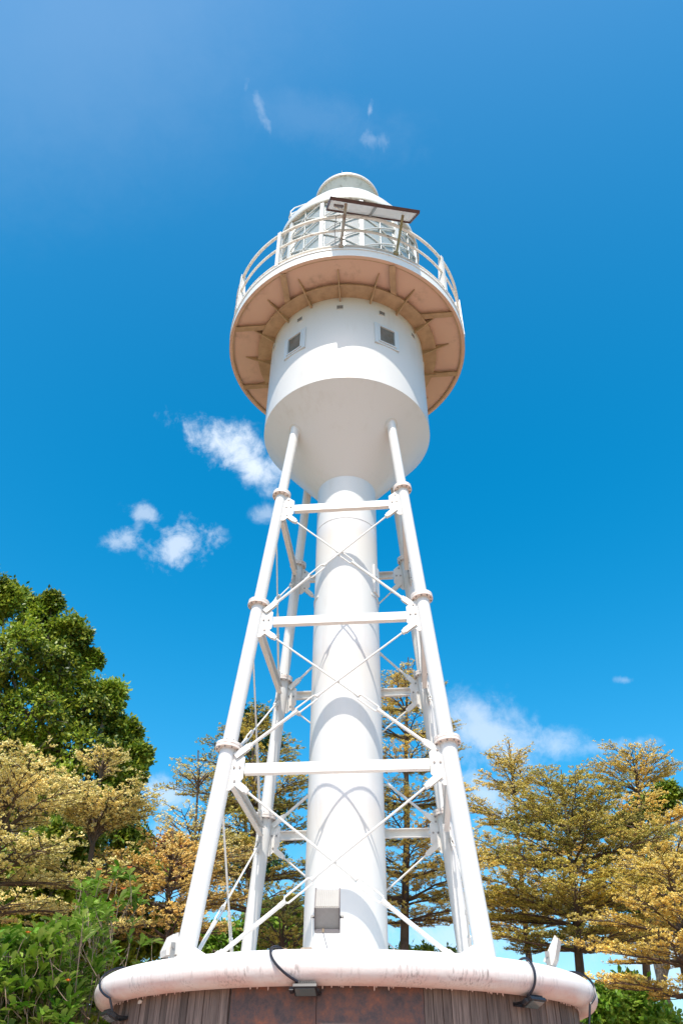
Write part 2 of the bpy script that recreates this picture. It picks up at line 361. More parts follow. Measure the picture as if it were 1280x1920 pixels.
def thing(name, label, cat, loc, group=None):
    o = bpy.data.objects.new(name, None); col.objects.link(o); o.empty_display_size = .2; o.location = loc
    ROOT[o.name] = Vector(loc); tag(o, label, cat, group); return o
def tag(o, label=None, cat=None, group=None, kind=None):
    if label: o['label'] = label
    if cat: o['category'] = cat
    if group: o['group'] = group
    if kind: o['kind'] = kind
    return o

# ------------------------------------------------------------------ ground
def sheet(name, r0, z, m, n=96):
    me = bpy.data.meshes.new(name); me.from_pydata([(r0 * math.cos(2 * math.pi * i / n), r0 * math.sin(2 * math.pi * i / n), z) for i in range(n)], [], [tuple(range(n))])
    me.materials.append(M[m]); o = bpy.data.objects.new(name, me); col.objects.link(o); tag(o, kind='structure'); return o
sheet('ground', 3000, 0.0, 'lawn')
sheet('paving', 26, 0.02, 'paving')

# ================================================================== pedestal
TR, TRr, TZ = 5.21, .275, 2.06        # coping: ring radius, roll radius, height
WR = 5.04
ped = thing('pedestal', 'round pedestal clad in weathered planks and rusted plate under a fat white coping', 'pedestal', (0, 0, 0))
A_L = math.degrees(math.atan2(atcyl(432, 1880, WR * U0).x, -atcyl(432, 1880, WR * U0).y))
A_R = math.degrees(math.atan2(atcyl(794, 1880, WR * U0).x, -atcyl(794, 1880, WR * U0).y))
A_M = math.degrees(math.atan2(atcyl(593, 1880, WR * U0).x, -atcyl(593, 1880, WR * U0).y))
core = MB(); core.lathe([(WR - .06, -3.2), (WR - .06, TZ - .05), (.01, TZ - .05)], 144); core.obj('wall', 'bolt', ped)
pk = MB(); rng = random.Random(4); a = A_R + .15
while a < 360 + A_L - 1.0:
    w = 2.0 + rng.uniform(-.12, .16); rr = WR + rng.uniform(-.012, .012)
    pk.lathe([(WR - .05, -3.19), (rr - .012, -3.19), (rr, -3.15), (rr, TZ), (WR - .05, TZ)], 2, 0, a, a + w - .12, closed=True); a += w
pk.obj('plank_cladding', 'plank', ped, smooth=False)
for (a0, a1) in ((A_L + .1, A_M - .06), (A_M + .06, A_R)):
    q = MB(); q.lathe([(WR - .05, -3.19), (WR, -3.19), (WR, TZ), (WR - .05, TZ)], 16, 0, a0, a1, closed=True); q.obj('rusted_plate', 'rust', ped)
cp = MB(); prof = []
for i in range(28):
    t = 2 * math.pi * i / 28; prof.append((TR + TRr * math.cos(t), TZ + TRr * math.sin(t)))
cp.lathe(prof, 200, closed=True); cpo = cp.obj('coping', 'coping', ped)
# a ragged lip of plaster along the underside
lp = MB(); rng = random.Random(9)
for i in range(70):
    aa = rng.uniform(-75, 75); hgt = rng.uniform(.01, .035) * (2.2 if rng.random() < .1 else 1)
    c = az(aa, WR + .03, TZ - TRr * .93); rad = (az(aa, 1, 0) - az(aa, 0, 0)).normalized(); tn = Vector((-rad.y, rad.x, 0))
    lp.tube([c + Vector((0, 0, .02)), c - Vector((0, 0, hgt * .3)), c - Vector((0, 0, hgt * U0))], [.007, .006, .002], 6)
tag(lp.obj('plaster_drips', 'coping', ped), kind='stuff')
dk = MB(); dk.lathe([(.01, TZ + .12), (TR - .05, TZ + .12), (TR - .05, TZ - .04)], 96); dk.obj('deck', 'coping', ped)
# conduit lying along the top of the coping
CR, CZ = TR - .20, TZ + TRr * .93
cd = MB(); pts = []
rng = random.Random(2)
for i in range(181):
    aa = -95 + 190 * i / 180; pts.append(az(aa, CR + .01 * math.sin(aa * .9), CZ + .008 * math.sin(aa * .37)))
cd.tube(pts, .009, 8)
cdo = cd.obj('conduit', 'conduit', ped)
for aa in (-58, -44, -31, -20, -10, 1.0, 7, 14, 23, 34, 47, 60):
    k = MB(); c = az(aa, CR, CZ); rad = (az(aa, 1, 0) - az(aa, 0, 0)).normalized(); tn = Vector((-rad.y, rad.x, 0))
    k.box(c, tn, rad, (0, 0, 1), .028, .032, .028, 0, .004); k.obj('clamp', 'clamp', cdo)
for (aa, w) in ((-7.9, .10), (-12.6, .06)):
    k = MB(); c = az(aa, CR, CZ + .02); rad = (az(aa, 1, 0) - az(aa, 0, 0)).normalized(); tn = Vector((-rad.y, rad.x, 0))
    k.box(c, tn, rad, (0, 0, 1), w, .05, .05, 0, .006); k.obj('junction_box', 'clamp', cdo)
# small white plaster scab on the planks at the left
k = MB(); c = atcyl(263, 1879, (WR + .012) * U0); rad = Vector((c.x, c.y, 0)).normalized(); tn = Vector((-rad.y, rad.x, 0))
k.prism([c + tn * a_ + Vector((0, 0, b_)) for a_, b_ in ((-.035, -.008), (-.03, .012), (-.005, .018), (.025, .016), (.038, .004), (.02, -.012), (-.012, -.014))], rad, .012)
k.obj('plaster_patch', 'white', ped)

# ================================================================== lighthouse
lh = thing('lighthouse', 'tall white steel lighthouse with central column, four braced legs and round lantern gallery', 'lighthouse', P(0, 0, TZ + .12))
DZ = TZ + .125
TH = R(-4.957)
def leg(i, z):
    s = 3.268 - .08418 * z
    x = (-1, 1, 1, -1)[i] * s * .984; y = (-1, -1, 1, 1)[i] * s + .105
    return P(math.cos(TH) * x - math.sin(TH) * y, math.sin(TH) * x + math.cos(TH) * y, z)
FLZ = [7.047, 11.304, 15.597]; BZ = [6.50, 10.72, 14.99]
# column
cm = MB(); cm.lathe([(1.14, DZ + .002), (1.14, DZ + .10), (1.0, DZ + .10), (1.0, 15.22)], 128)
cm.lathe([(1.0, 15.225), (.988, 15.235), (.988, 15.25), (1.0, 15.26), (1.0, 17.12)], 128)
colm = cm.obj('column', 'white', lh)
h = MB()
hc = az(67, 1.0, 13.2); rad = (az(67, 1, 0) - az(67, 0, 0)).normalized(); tn = Vector((-rad.y, rad.x, 0))
h.box(hc + rad * .006, tn, rad, (0, 0, 1), .18, .03, .52, 0, .006); hat = h.obj('hatch', 'white', colm)
h = MB()
h.box(hc + rad * .03 - tn * .06, tn, rad, (0, 0, 1), .02, .02, .08); h.obj('handle', 'bolt', colm)
# strap round the column
h = MB(); h.lathe([(1.003, 12.52), (1.018, 12.52), (1.018, 12.60), (1.003, 12.60)], 96, closed=True, a0=50, a1=300); h.obj('strap', 'steel_white', colm)

# cone and drum
ZD, RD, ZG = 19.686, 3.059, 24.39
k = MB(); k.lathe([(.99, 17.03), (1.35, 17.47), (2.2, 18.56), (RD - .03, ZD - .035), (RD, ZD)], 160); cone = k.obj('cone', 'white', lh)
k = MB(); k.lathe([(RD, ZD + .001), (RD, ZG)], 160); drum = k.obj('drum', 'white', lh)

# windows in the drum
def onDrum(a, z, r=RD):
    c = az(a, r, z); rad = (az(a, 1, 0) - az(a, 0, 0)).normalized(); return c, rad, Vector((-rad.y, rad.x, 0)) * 1.0
for aw in (-38.8, 28.2, 118, -128):
    c, rad, tn = onDrum(aw, 22.3)
    f = MB()
    def frame(b, w, hh, t, dep, off):
        for sx in (-1, 1): b.box(c + tn * sx * (w / 2 - t / 2) + rad * off, tn, rad, (0, 0, 1), t, dep, hh, 0, .003)
        for sz in (-1, 1): b.box(c + Vector((0, 0, sz * (hh / 2 - t / 2))) + rad * (off - .001), tn, rad, (0, 0, 1), w - 2 * t + .002, dep, t, 0, .003)
    frame(f, .50, .56, .075, .03, .0)
    frame(f, .365, .47, .028, .05, .008)
    wnd = f.obj('window', 'winframe', drum)
    g = MB(); g.box(c + rad * -.006, tn, rad, (0, 0, 1), .32, .02, .43); g.obj('pane', 'winglass', wnd)
for av in (-66.9, -35.4, -5, 25, 55.2, 85.5, 116, 146, 176, -97, -127, -157):
    c, rad, tn = onDrum(av, 23.58)
    g = MB(); g.box(c, tn, rad, (0, 0, 1), .115, .02, .10); vg = g.obj('vent', 'grille', drum)
    g = MB()
    for sx in (-1, 1): g.box(c + tn * sx * .062, tn, rad, (0, 0, 1), .008, .028, .112)
    for sz in (-1, 1): g.box(c + Vector((0, 0, sz * .054)), tn, rad, (0, 0, 1), .115, .027, .008)
    for q in range(3): g.box(c + Vector((0, 0, -.028 + .028 * q)), tn, rad, (0, 0, 1), .112, .024, .004)
    g.obj('vent_frame', 'vent_grey', vg)

# gallery deck: soffit, fascia, floor
RG = 4.772
k = MB(); k.lathe([(RD - .02, ZG), (RG - .12, ZG), (RG - .12, ZG - .10), (RG, ZG - .10)], 200); k.obj('gallery_soffit', 'soffit', lh)
k = MB(); k.lathe([(RG, ZG - .10), (RG, ZG + .28), (RG + .03, ZG + .285), (RG + .03, ZG + .36), (RG - .1, ZG + .362), (2.9, ZG + .362)], 200); k.obj('gallery_deck', 'fascia', lh)
k = MB(); k.lathe([(RD + .004, ZG - .21), (RD + .56, ZG - .21), (RD + .56, ZG - .15), (RD + .004, ZG - .15)], 160, closed=True); k.obj('ring_plate', 'soffit_beam', lh)
k = MB(); k.lathe([(RG - .17, ZG - .012), (RG - .115, ZG - .012), (RG - .115, ZG - .085), (RG - .17, ZG - .085)], 200, closed=True); k.obj('rim_angle', 'soffit_beam', lh)
def rot(x, y): return x * math.cos(TH) - y * math.sin(TH), x * math.sin(TH) + y * math.cos(TH)
# straight floor beams that show between ring plate and rim
def fbeam(x0, y0, x1, y1):
    a_ = P(*rot(x0, y0), ZG - .09); b_ = P(*rot(x1, y1), ZG - .09); d = (b_ - a_); u = Vector((-d.y, d.x, 0)).normalized()
    q = MB(); q.box((a_ + b_) / 2 - Vector((0, 0, .036)), d, u, (0, 0, 1), d.length, .11, .012)
    q.box((a_ + b_) / 2 + Vector((0, 0, .008)), d, u, (0, 0, 1), d.length, .018, .075); q.obj('floor_beam', 'soffit_beam', lh)
for sx in (-1, 1):
    for sy in (-1, 1): fbeam(sx * 2.0, sy * 4.22, sx * 2.0, sy * 2.95)
for sx in (-1, 1):
    fbeam(sx * 4.22, -1.9, sx * 3.0, -1.9); fbeam(sx * 4.5, 1.1, sx * 3.42, 1.1)
for i in range(17):
    aa = -4.8 + i * 360 / 17
    rad = (az(aa, 1, 0) - az(aa, 0, 0)).normalized(); tn = Vector((-rad.y, rad.x, 0))
    q = MB(); q.prism([az(aa, RD + .005, 23.93), az(aa, RD + .10, 23.93), az(aa, 4.14, ZG - .035), az(aa, 4.14, ZG - .003), az(aa, RD + .005, ZG - .003)], tn, .022)
    q.obj('bracket', 'soffit_beam', lh, smooth=False)

# gallery railing
RR = 4.72
POSTS = [-64.4, -33.3, 52, 80, 110, 140, 170, -94, -124, -155]
rl_ = MB()
for (zz, hh, ww) in ((24.98, .045, .09), (26.03, .06, .08), (27.0, .085, .10)):
    rl_.lathe([(RR - ww / 2, zz - hh / 2), (RR + ww / 2, zz - hh / 2), (RR + ww / 2, zz + hh / 2), (RR - ww / 2, zz + hh / 2)], 200, closed=True)
rail = rl_.obj('railing', 'rail', lh)
for aa in POSTS:
    rad = (az(aa, 1, 0) - az(aa, 0, 0)).normalized(); tn = Vector((-rad.y, rad.x, 0))
    q = MB()
    q.prism([az(aa, RR + .07, ZG + .37), az(aa, RR + .07, 27.03), az(aa, RR - .08, 27.03), az(aa, RR - .26, ZG + .37)], tn, .02)
    q.box(az(aa, RR + .085, (ZG + .37 + 27.05) / 2), tn, rad, (0, 0, 1), .075, .014, (27.05 - ZG - .37) * U0, 0)
    q.obj('post', 'steel_white', rail, smooth=False)

# lantern room
ZL0, ZL1, RL = ZG + .37, 31.0, 3.2
k = MB(); k.lathe([(RL + .05, ZL0), (RL + .05, ZL0 + .35), (RL - .05, ZL0 + .36), (RL - .05, ZL0)], 96, closed=True); k.obj('lantern_sill', 'white', lh)
NL = 12; LA = 10.5
lan = MB()
g = MB()
for i in range(NL):
    a0 = LA + i * 30
    for j in range(1):
        g.lathe([(RL - .05, ZL0 + .36), (RL - .05, ZL1)], 6, 0, a0 + .9, a0 + 29.1)
g.obj('lantern_glazing', 'glass', lh)
for i in range(NL):
    a0 = LA + i * 30
    rad = (az(a0, 1, 0) - az(a0, 0, 0)).normalized(); tn = Vector((-rad.y, rad.x, 0))
    lan.box(az(a0, RL, (ZL0 + ZL1) / 2 + .15), tn, rad, (0, 0, 1), .085, .07, (ZL1 - ZL0 - .4) * U0)
rows = 5; hcell = (ZL1 - ZL0 - .36) / rows
bars = MB()
for i in range(NL):
    a0 = LA + i * 30
    bars.tube([az(a0 + 15, RL, ZL0 + .36), az(a0 + 15, RL, ZL1)], .011, 6)
    for r_ in range(rows):
        z0 = ZL0 + .36 + r_ * hcell; z1 = z0 + hcell
        bars.tube([az(a0 + 30 * t / 8, RL + .02, z0 + (z1 - z0) * t / 8) for t in range(9)], .017, 6)
        bars.tube([az(a0 + 30 * t / 8, RL - .02, z1 + (z0 - z1) * t / 8) for t in range(9)], .017, 6)
        if r_ in (2, 4): bars.tube([az(a0 + 30 * t / 4, RL, z0) for t in range(5)], .015, 6)
lf = lan.obj('lantern_frame', 'white', lh, smooth=False)
bars.obj('lattice', 'white', lf)
q = MB(); q.lathe([(.9, ZL0 + .36), (1.0, ZL0 + 1.2), (1.15, 28.0), (1.0, 29.6), (.55, 30.4), (.01, 30.5)], 48); q.obj('lens', 'lens', lh)
q = MB(); q.lathe([(.01, ZL0 + .02), (2.9, ZL0 + .02)], 64); q.obj('lantern_floor', 'white', lh)
# roof: eave, drum band, dome
k = MB(); k.lathe([(RL - .3, ZL1 + .12), (RL - .14, ZL1), (RL + .10, ZL1 - .02), (RL + .12, ZL1 + .03)], 128); k.obj('eave', 'rail', lh)
k = MB(); k.lathe([(RL + .12, ZL1 + .03), (RL + .13, ZL1 + .12), (RL + .07, ZL1 + .16), (RL + .03, ZL1 + .66), (RL - .04, ZL1 + .68), (RL - .08, ZL1 + .74), (3.02, 32.1), (2.86, 32.55), (2.42, 33.5), (1.93, 34.38), (1.5, 34.98), (1.1, 35.3), (.9, 35.4)], 128)
roof = k.obj('roof', 'white', lh)
k = MB(); k.lathe([(1.52 + .05 * math.cos(R(t)), 35.05 + .05 * math.sin(R(t))) for t in range(0, 360, 45)], 96, closed=True)
for i in range(8): k.tube([az(i * 45 + 10, 1.52, 35.05), az(i * 45 + 10, 1.5, 34.9)], .01, 6)
k.obj('ring_rail', 'steel_white', roof)
k = MB(); k.lathe([(1.0, 35.3), (1.12, 35.6), (1.5, 36.22), (1.53, 36.30), (1.60, 36.30), (1.60, 36.40), (1.4, 36.45), (.01, 36.6)], 96); k.obj('cowl', 'vent_grey', roof)
k = MB(); k.lathe([(1.59, 36.28), (1.625, 36.28), (1.625, 36.42), (1.59, 36.42)], 96, closed=True); k.obj('cowl_rim', 'white', roof)
k = MB(); k.tube([az(-12, 1.35, 36.4), az(-12, 1.35, 37.2)], [.006, .003], 6); k.obj('lightning_rod', 'bolt', roof)
k = MB()
for aa in (-74, -68):
    k.tube([az(aa, 2.62, 33.05), az(aa, 2.85, 33.35), az(aa, 2.9, 33.75), az(aa, 2.72, 34.2), az(aa, 2.2, 34.9), az(aa, 1.75, 35.3), az(aa, 1.60, 35.2), az(aa, 1.6, 34.9)], .016, 8)
k.tube([az(-74, 2.9, 33.7), az(-68, 2.9, 33.7)], .014, 8); k.tube([az(-74, 2.3, 34.75), az(-68, 2.3, 34.75)], .014, 8)
k.obj('grab_rail', 'steel_white', roof)

# legs with flanges
SEG = [DZ] + FLZ + [19.1]
LR = [.205, .188, .172, .156]
for i in range(4):
    q = MB(); q.tube([leg(i, DZ), leg(i, FLZ[0])], LR[0] * U0, 28)
    for s_ in (1, 2, 3): q.tube([leg(i, SEG[s_]), leg(i, SEG[s_ + 1])], LR[s_] * U0, 28)
    lg = q.obj('leg', 'white', lh)
    dirv = (leg(i, 15) - leg(i, 5)).normalized(); u = dirv.orthogonal().normalized(); w = dirv.cross(u)
    for n_, zf in enumerate(FLZ):
        rf = (LR[n_] + .115) * U0; c = leg(i, zf); b = MB()
        for off in (-.0185, .0185): b.tube([c + dirv * (off - .016), c + dirv * (off + .016)], rf, 32)
        for t in range(10):
            a_ = R(36 * t); pc = c + (u * math.cos(a_) + w * math.sin(a_)) * (rf - .024)
            b.tube([pc - dirv * .052, pc + dirv * .052], .0095, 6, 1)
        b.obj('flange', ['flange', 'bolt'], lg)
    # foot plate
    b = MB(); c = leg(i, DZ); b.box(c + Vector((0, 0, .012)), (1, 0, 0), (0, 1, 0), (0, 0, 1), .34, .34, .024, 0, .004); b.obj('foot_plate', 'steel_white', lg)
    # socket ring where the leg enters the cone
    zc = 18.82; c = leg(i, zc); rad = Vector((c.x, c.y, 0)).normalized(); tn = Vector((-rad.y, rad.x, 0)); nrm = (rad * 2.626 - Vector((0, 0, 2.06))).normalized()
    t2 = nrm.cross(tn).normalized(); b = MB()
    rr = math.hypot(c.x, c.y) / U0; zc2 = 17.03 + (rr - .99) * (ZD - 17.03) / (RD - .99); c2 = P(c.x / U0, c.y / U0, zc2)
    ring = [c2 + (tn * math.cos(R(t)) * .128 + t2 * math.sin(R(t)) * .15) + nrm * .004 for t in range(0, 360, 12)]
    b.tube(ring, .007, 6, closed=True); b.tube([c2 - nrm * .02, c2 + nrm * .010], .118, 28)
    b.obj('socket_ring', 'steel_white', lg)

# faces: beams, gussets, tie rods
def face(i, j):
    out = None
    def fr(z):
        A, B = leg(i, z), leg(j, z); ux = (B - A).normalized(); up = ((leg(i, z + 2) + leg(j, z + 2)) / 2 - (A + B) / 2).normalized()
        n = ux.cross(up).normalized()
        if n.dot((A + B) / 2 - P(0, 0, z)) < 0: n = -n
        return A, B, ux, up, n
    for z in BZ:
        A, B, ux, up, n = fr(z); Ln = (B - A).length; mid = (A + B) / 2
        b = MB(); hh = .125; dp = .062
        b.box(mid + n * .012, ux, n, up, Ln - .50, .012, hh)
        b.box(mid + n * (.012 - dp / 2 - .004), ux, n, up, Ln - .50, dp - .004, .011, 0); b.f = b.f[:6]; b.mi = b.mi[:6]; b.v = b.v[:8]; b.n = 8
        for sgn in (-1, 1): b.box(mid + n * (.006 - dp / 2) + up * sgn * (hh / 2 - .006), ux, n, up, Ln - .50, dp - .001, .011)
        bm_ = b.obj('beam', 'steel_white', lh, smooth=False)
        for (O, d) in ((A, ux), (B, -ux)):
            g = MB()
            poly = [(.02, .235), (.10, .255), (.245, .13), (.245, -.13), (.10, -.27), (.02, -.27)]
            g.prism([O + d * a_ + up * b_ + n * .028 for a_, b_ in poly], n, .014)
            for (a_, b_) in ((.125, .005), (.195, .005), (.15, .155), (.15, -.165)):
                pc = O + d * a_ + up * b_ + n * .028; g.tube([pc - n * .02, pc + n * .022], .014, 6, 1)
            g.obj('gusset_plate', ['steel_white', 'bolt'], bm_, smooth=False)
    # foot gussets
    A, B, ux, up, n = fr(DZ)
    feet = []
    for (O, d) in ((A, ux), (B, -ux)):
        g = MB(); g.prism([O + d * a_ + up * b_ + n * .028 for a_, b_ in ((.02, 0.024), (.36, .024), (.36, .10), (.25, .20), (.12, .27), (.02, .27))], n, .014)
        pc = O + d * .25 + up * .10 + n * .028; g.tube([pc - n * .02, pc + n * .025], .018, 6, 1)
        g.obj('foot_gusset', ['steel_white', 'bolt'], lh, smooth=False)
    lv = [DZ] + BZ
    for m in range(3):
        A0, B0, ux, up, n = fr(lv[m]); A1, B1, ux1, up1, n1 = fr(lv[m + 1])
        for sgn, (Pa, da, Pb, db) in ((1, (A0, ux, B1, -ux1)), (-1, (B0, -ux, A1, ux1))):
            s0 = Pa + da * (.25 if m == 0 else .15) + up * (.10 if m == 0 else .155) + n * (.028 + sgn * .012)
            s1 = Pb + db * .15 - up1 * .165 + n1 * (.028 + sgn * .012)
            v = (s1 - s0); Ln = v.length; v.normalize(); side = v.cross(n).normalized()
            r1, r0 = .0135 - .0008 * m, .023 - .002 * m
            tb0 = .30 if (m != 2 or sgn == 1) else .44
            pA, pB = s0 + v * Ln * tb0, s0 + v * (Ln * tb0 + .40 - .03 * m)
            b = MB(); b.tube([s0 + v * .12, pA], r0, 10); b.tube([pB, s1 - v * .12], r1, 10)
            # forked ends
            for (c, vv) in ((s0, v), (s1, -v)):
                b.box(c + vv * .07 + n * .018, vv, n, side, .20, .009, .075); b.box(c + vv * .07 - n * .018, vv, n, side, .20, .009, .075)
                b.box(c + vv * .185, vv, n, side, .05, .05, .06, 0, .008)
            rod = b.obj('tie_rod', 'steel_white', lh)
            t = MB()
            for q_ in (-1, 1): t.tube([pA + v * .01, pA + v * .05 + side * q_ * .036, pB - v * .05 + side * q_ * .036, pB - v * .01], .0105, 8)
            t.tube([pA - v * .05, pA + v * .035], [r0 + .004, .026], 10); t.tube([pB - v * .035, pB + v * .04], [.026, r1 + .004], 10)
            t.obj('turnbuckle', 'steel_white', rod)
for (i, j) in ((0, 1), (1, 2), (2, 3), (3, 0)): face(i, j)

# ================================================================== solar panel on two posts
tl, tr_ = atz(617, 370, EYE + 26.0 * U0), atz(786, 397, EYE + 26.0 * U0)
bl, br_ = atz(613, 392, EYE + 27.3 * U0), atz(770, 416, EYE + 27.3 * U0)
cen = (tl + tr_ + bl + br_) / 4; ex = (tr_ - tl + br_ - bl).normalized(); ey = (bl - tl + br_ - tr_); ey = (ey - ex * ey.dot(ex)).normalized(); en = ex.cross(ey).normalized()
if en.z < 0: en = -en
LX = ((tr_ - tl).length + (br_ - bl).length) / 2; LY = ((bl - tl).length + (br_ - tr_).length) / 2
pb0, pb1 = atcyl(639, 461, 4.86 * U0), atcyl(743, 475, 4.86 * U0)
sp = thing('solar_panel', 'solar panel on two rusty posts at the front edge of the lantern gallery', 'solar panel', (pb0 + pb1) / 2)
q = MB(); q.box(cen + en * .012, ex, ey, en, LX - .03, LY - .03, .012); q.obj('cell_face', 'panel_cell', sp, smooth=False)
q = MB(); q.box(cen - en * .0, ex, ey, en, LX - .03, LY - .03, .008); q.obj('back_sheet', 'panel_back', sp, smooth=False)
q = MB()
for s_ in (-1, 1):
    q.box(cen + ey * s_ * (LY / 2 - .0125) - en * .005, ex, ey, en, LX, .025, .06); q.box(cen + ex * s_ * (LX / 2 - .0125) - en * .005, ex, ey, en, .025, LY - .052, .06)
q.obj('frame', 'panel_frame', sp, smooth=False)
q = MB(); q.box(cen - en * .022 + ex * .02, ey, ex, en, LY - .06, .035, .034); q.obj('cross_bar', 'lamp_grey', sp, smooth=False)
q = MB(); q.box(cen - en * .02 - ex * (LX / 2 - .20), ex, ey, en, .18, .12, .03, 0, .006); jb = q.obj('junction_box', 'lamp_edge', sp)
q = MB(); c = cen - en * .045 - ex * (LX / 2 - .20)
q.tube([c - ex * .08 - ey * .02, c - ex * .03 - ey * .05 - en * .02, c + ex * .04 + ey * .0 - en * .03, c + ex * .09 + ey * .04 - en * .01, c + ex * .06 + ey * .09], .012, 8); q.obj('cable', 'rail', jb)
for (pb, px, py, mt) in ((pb0, 648, 381, 'rustpost'), (pb1, 755, 403, 'olive')):
    d = ray(px, py); t = (cen - en * .03 - CAM).dot(en) / d.dot(en); top = CAM + d * t
    v = (top - pb); vl = v.length; v.normalize(); rad = Vector((pb.x, pb.y, 0)).normalized(); w = v.cross(rad).normalized(); n_ = w.cross(v)
    q = MB(); q.box((pb + top) / 2 - n_ * .0, v, w, n_, vl, .05, .008); q.box((pb + top) / 2 + w * .021 - n_ * .026, v, w, n_, vl, .008, .044)
    q.obj('post', mt, sp, smooth=False)
    q = MB(); q.box(pb - rad * .02 + Vector((0, 0, .03)), w, rad, (0, 0, 1), .09, .05, .08, 0, .006); q.obj('post_bracket', mt, sp)
a_, b_ = atcyl(626, 461, 4.8 * U0), None
q = MB(); q.tube([pb0 + Vector((-.10, 0, 0)), pb0 + Vector((-.12, 0, .55)), pb0 + Vector((-.10, 0, 1.0)), pb0 + Vector((-.02, -.02, 1.03))], .008, 6); q.obj('cable_pipe', 'conduit', sp)

# weed growing from the gallery behind the railing on the right
wd = MB(); c = az(66, 3.32, 28.2); rng = random.Random(5)
for i in range(26):
    d = Vector((rng.uniform(-.2, 1), rng.uniform(-.8, .3), rng.uniform(-.2, 1))).normalized(); s = d.orthogonal().normalized() * .022
    wd.add([c, c + d * .07 + s, c + d * rng.uniform(.11, .17), c + d * .07 - s], [(0, 1, 2, 3)])
tag(wd.obj('weed', 'bright', origin=c), 'tiny green weed sprouting high on the lantern room beside the gallery railing', 'weed')

# ================================================================== flood lights on the pedestal
# big grey flood light seen from behind, aimed up the column
fc = atz(612, 1741, 0) if False else at(613, 1742, 7.85)
fl = thing('floodlight', 'big grey ribbed floodlight seen from behind in front of the column foot', 'floodlight', Vector((fc.x, fc.y, P(0, 0, DZ).z)))
def flood(root, c, yaw, wid=.235, hgt=.315):
    Rm = Matrix.Rotation(yaw, 3, 'Z'); X = Rm @ Vector((1, 0, 0)); Y = Rm @ Vector((0, 1, 0)); Z = Vector((0, 0, 1))
    def pt(x, y, z): return c + X * x + Y * y + Z * z
    w2 = wid / 2; b = MB()
    # profile in y-z: wedge body, lower back face leans over us, ribbed upper back slopes away
    pr = [(0.0, 0.0), (-.10, .155), (.02, hgt + .02), (.11, hgt + .045), (.11, -.0)]
    for s_ in (-1, 1): pass
    b.prism([pt(0, y, z) for y, z in pr], X, wid - .02)
    body = b.obj('body', 'lamp_grey', root, smooth=False)
    b = MB()
    y0, z0, y1, z1 = -.10, .155, .02, hgt + .02
    for i in range(12):
        x = -w2 + .02 + (wid - .04) * i / 11
        ct = pt(x, (y0 + y1) / 2 - .006, (z0 + z1) / 2 + .004)
        v = (Y * (y1 - y0) + Z * (z1 - z0)); b.box(ct, X, v.normalized().cross(X), v, .007, .02, v.length - .01)
    b.obj('cooling_ribs', 'lamp_rib', body, smooth=False)
    b = MB()
    for s_ in (-1, 1): b.prism([pt(s_ * (w2 - .004), y, z) for y, z in ((-.012, -.012), (-.118, .155), (.01, hgt + .035), (.12, hgt + .055), (.12, -.012))], X, .01)
    b.box(pt(0, .055, -.008), X, Y, Z, wid - .02, .14, .012)
    b.obj('side_frame', 'lamp_edge', root, smooth=False)
    b = MB(); b.prism([pt(x, .116, z) for x, z in ((-w2 + .02, .02), (w2 - .02, .02), (w2 - .02, hgt + .03), (-w2 + .02, hgt + .03))], Y, .006); b.obj('glass', 'lampglass', root)
    b = MB(); gz = -(c.z - root.location.z)
    for s_ in (-1, 1):
        b.box(pt(s_ * (w2 + .022), .02, (gz + .11) / 2), X, Y, Z, .005, .03, .11 - gz)
    b.box(pt(0, .02, gz + .004), X, Y, Z, wid + .05, .03, .006); b.obj('bracket', 'steel_white', root, smooth=False)
    b = MB()
    for s_ in (-1, 1): b.tube([pt(s_ * (w2 - .01), .02, .105), pt(s_ * (w2 + .034), .02, .105)], .013, 8)
    b.obj('pivot_knob', 'dark', root)
    b = MB(); b.tube([pt(-.035, -.02, 0.0), pt(-.035, -.02, -.03)], .010, 8); b.obj('cable_gland', 'clamp', root)
    b = MB(); b.tube([pt(-.035, -.02, -.03), pt(-.02, -.02, -.08), pt(.0, -.02, -.14), pt(.015, -.02, gz + .01)], .0035, 6); b.obj('cable', 'grey_cable', root)
flood(fl, fc, R(-1))

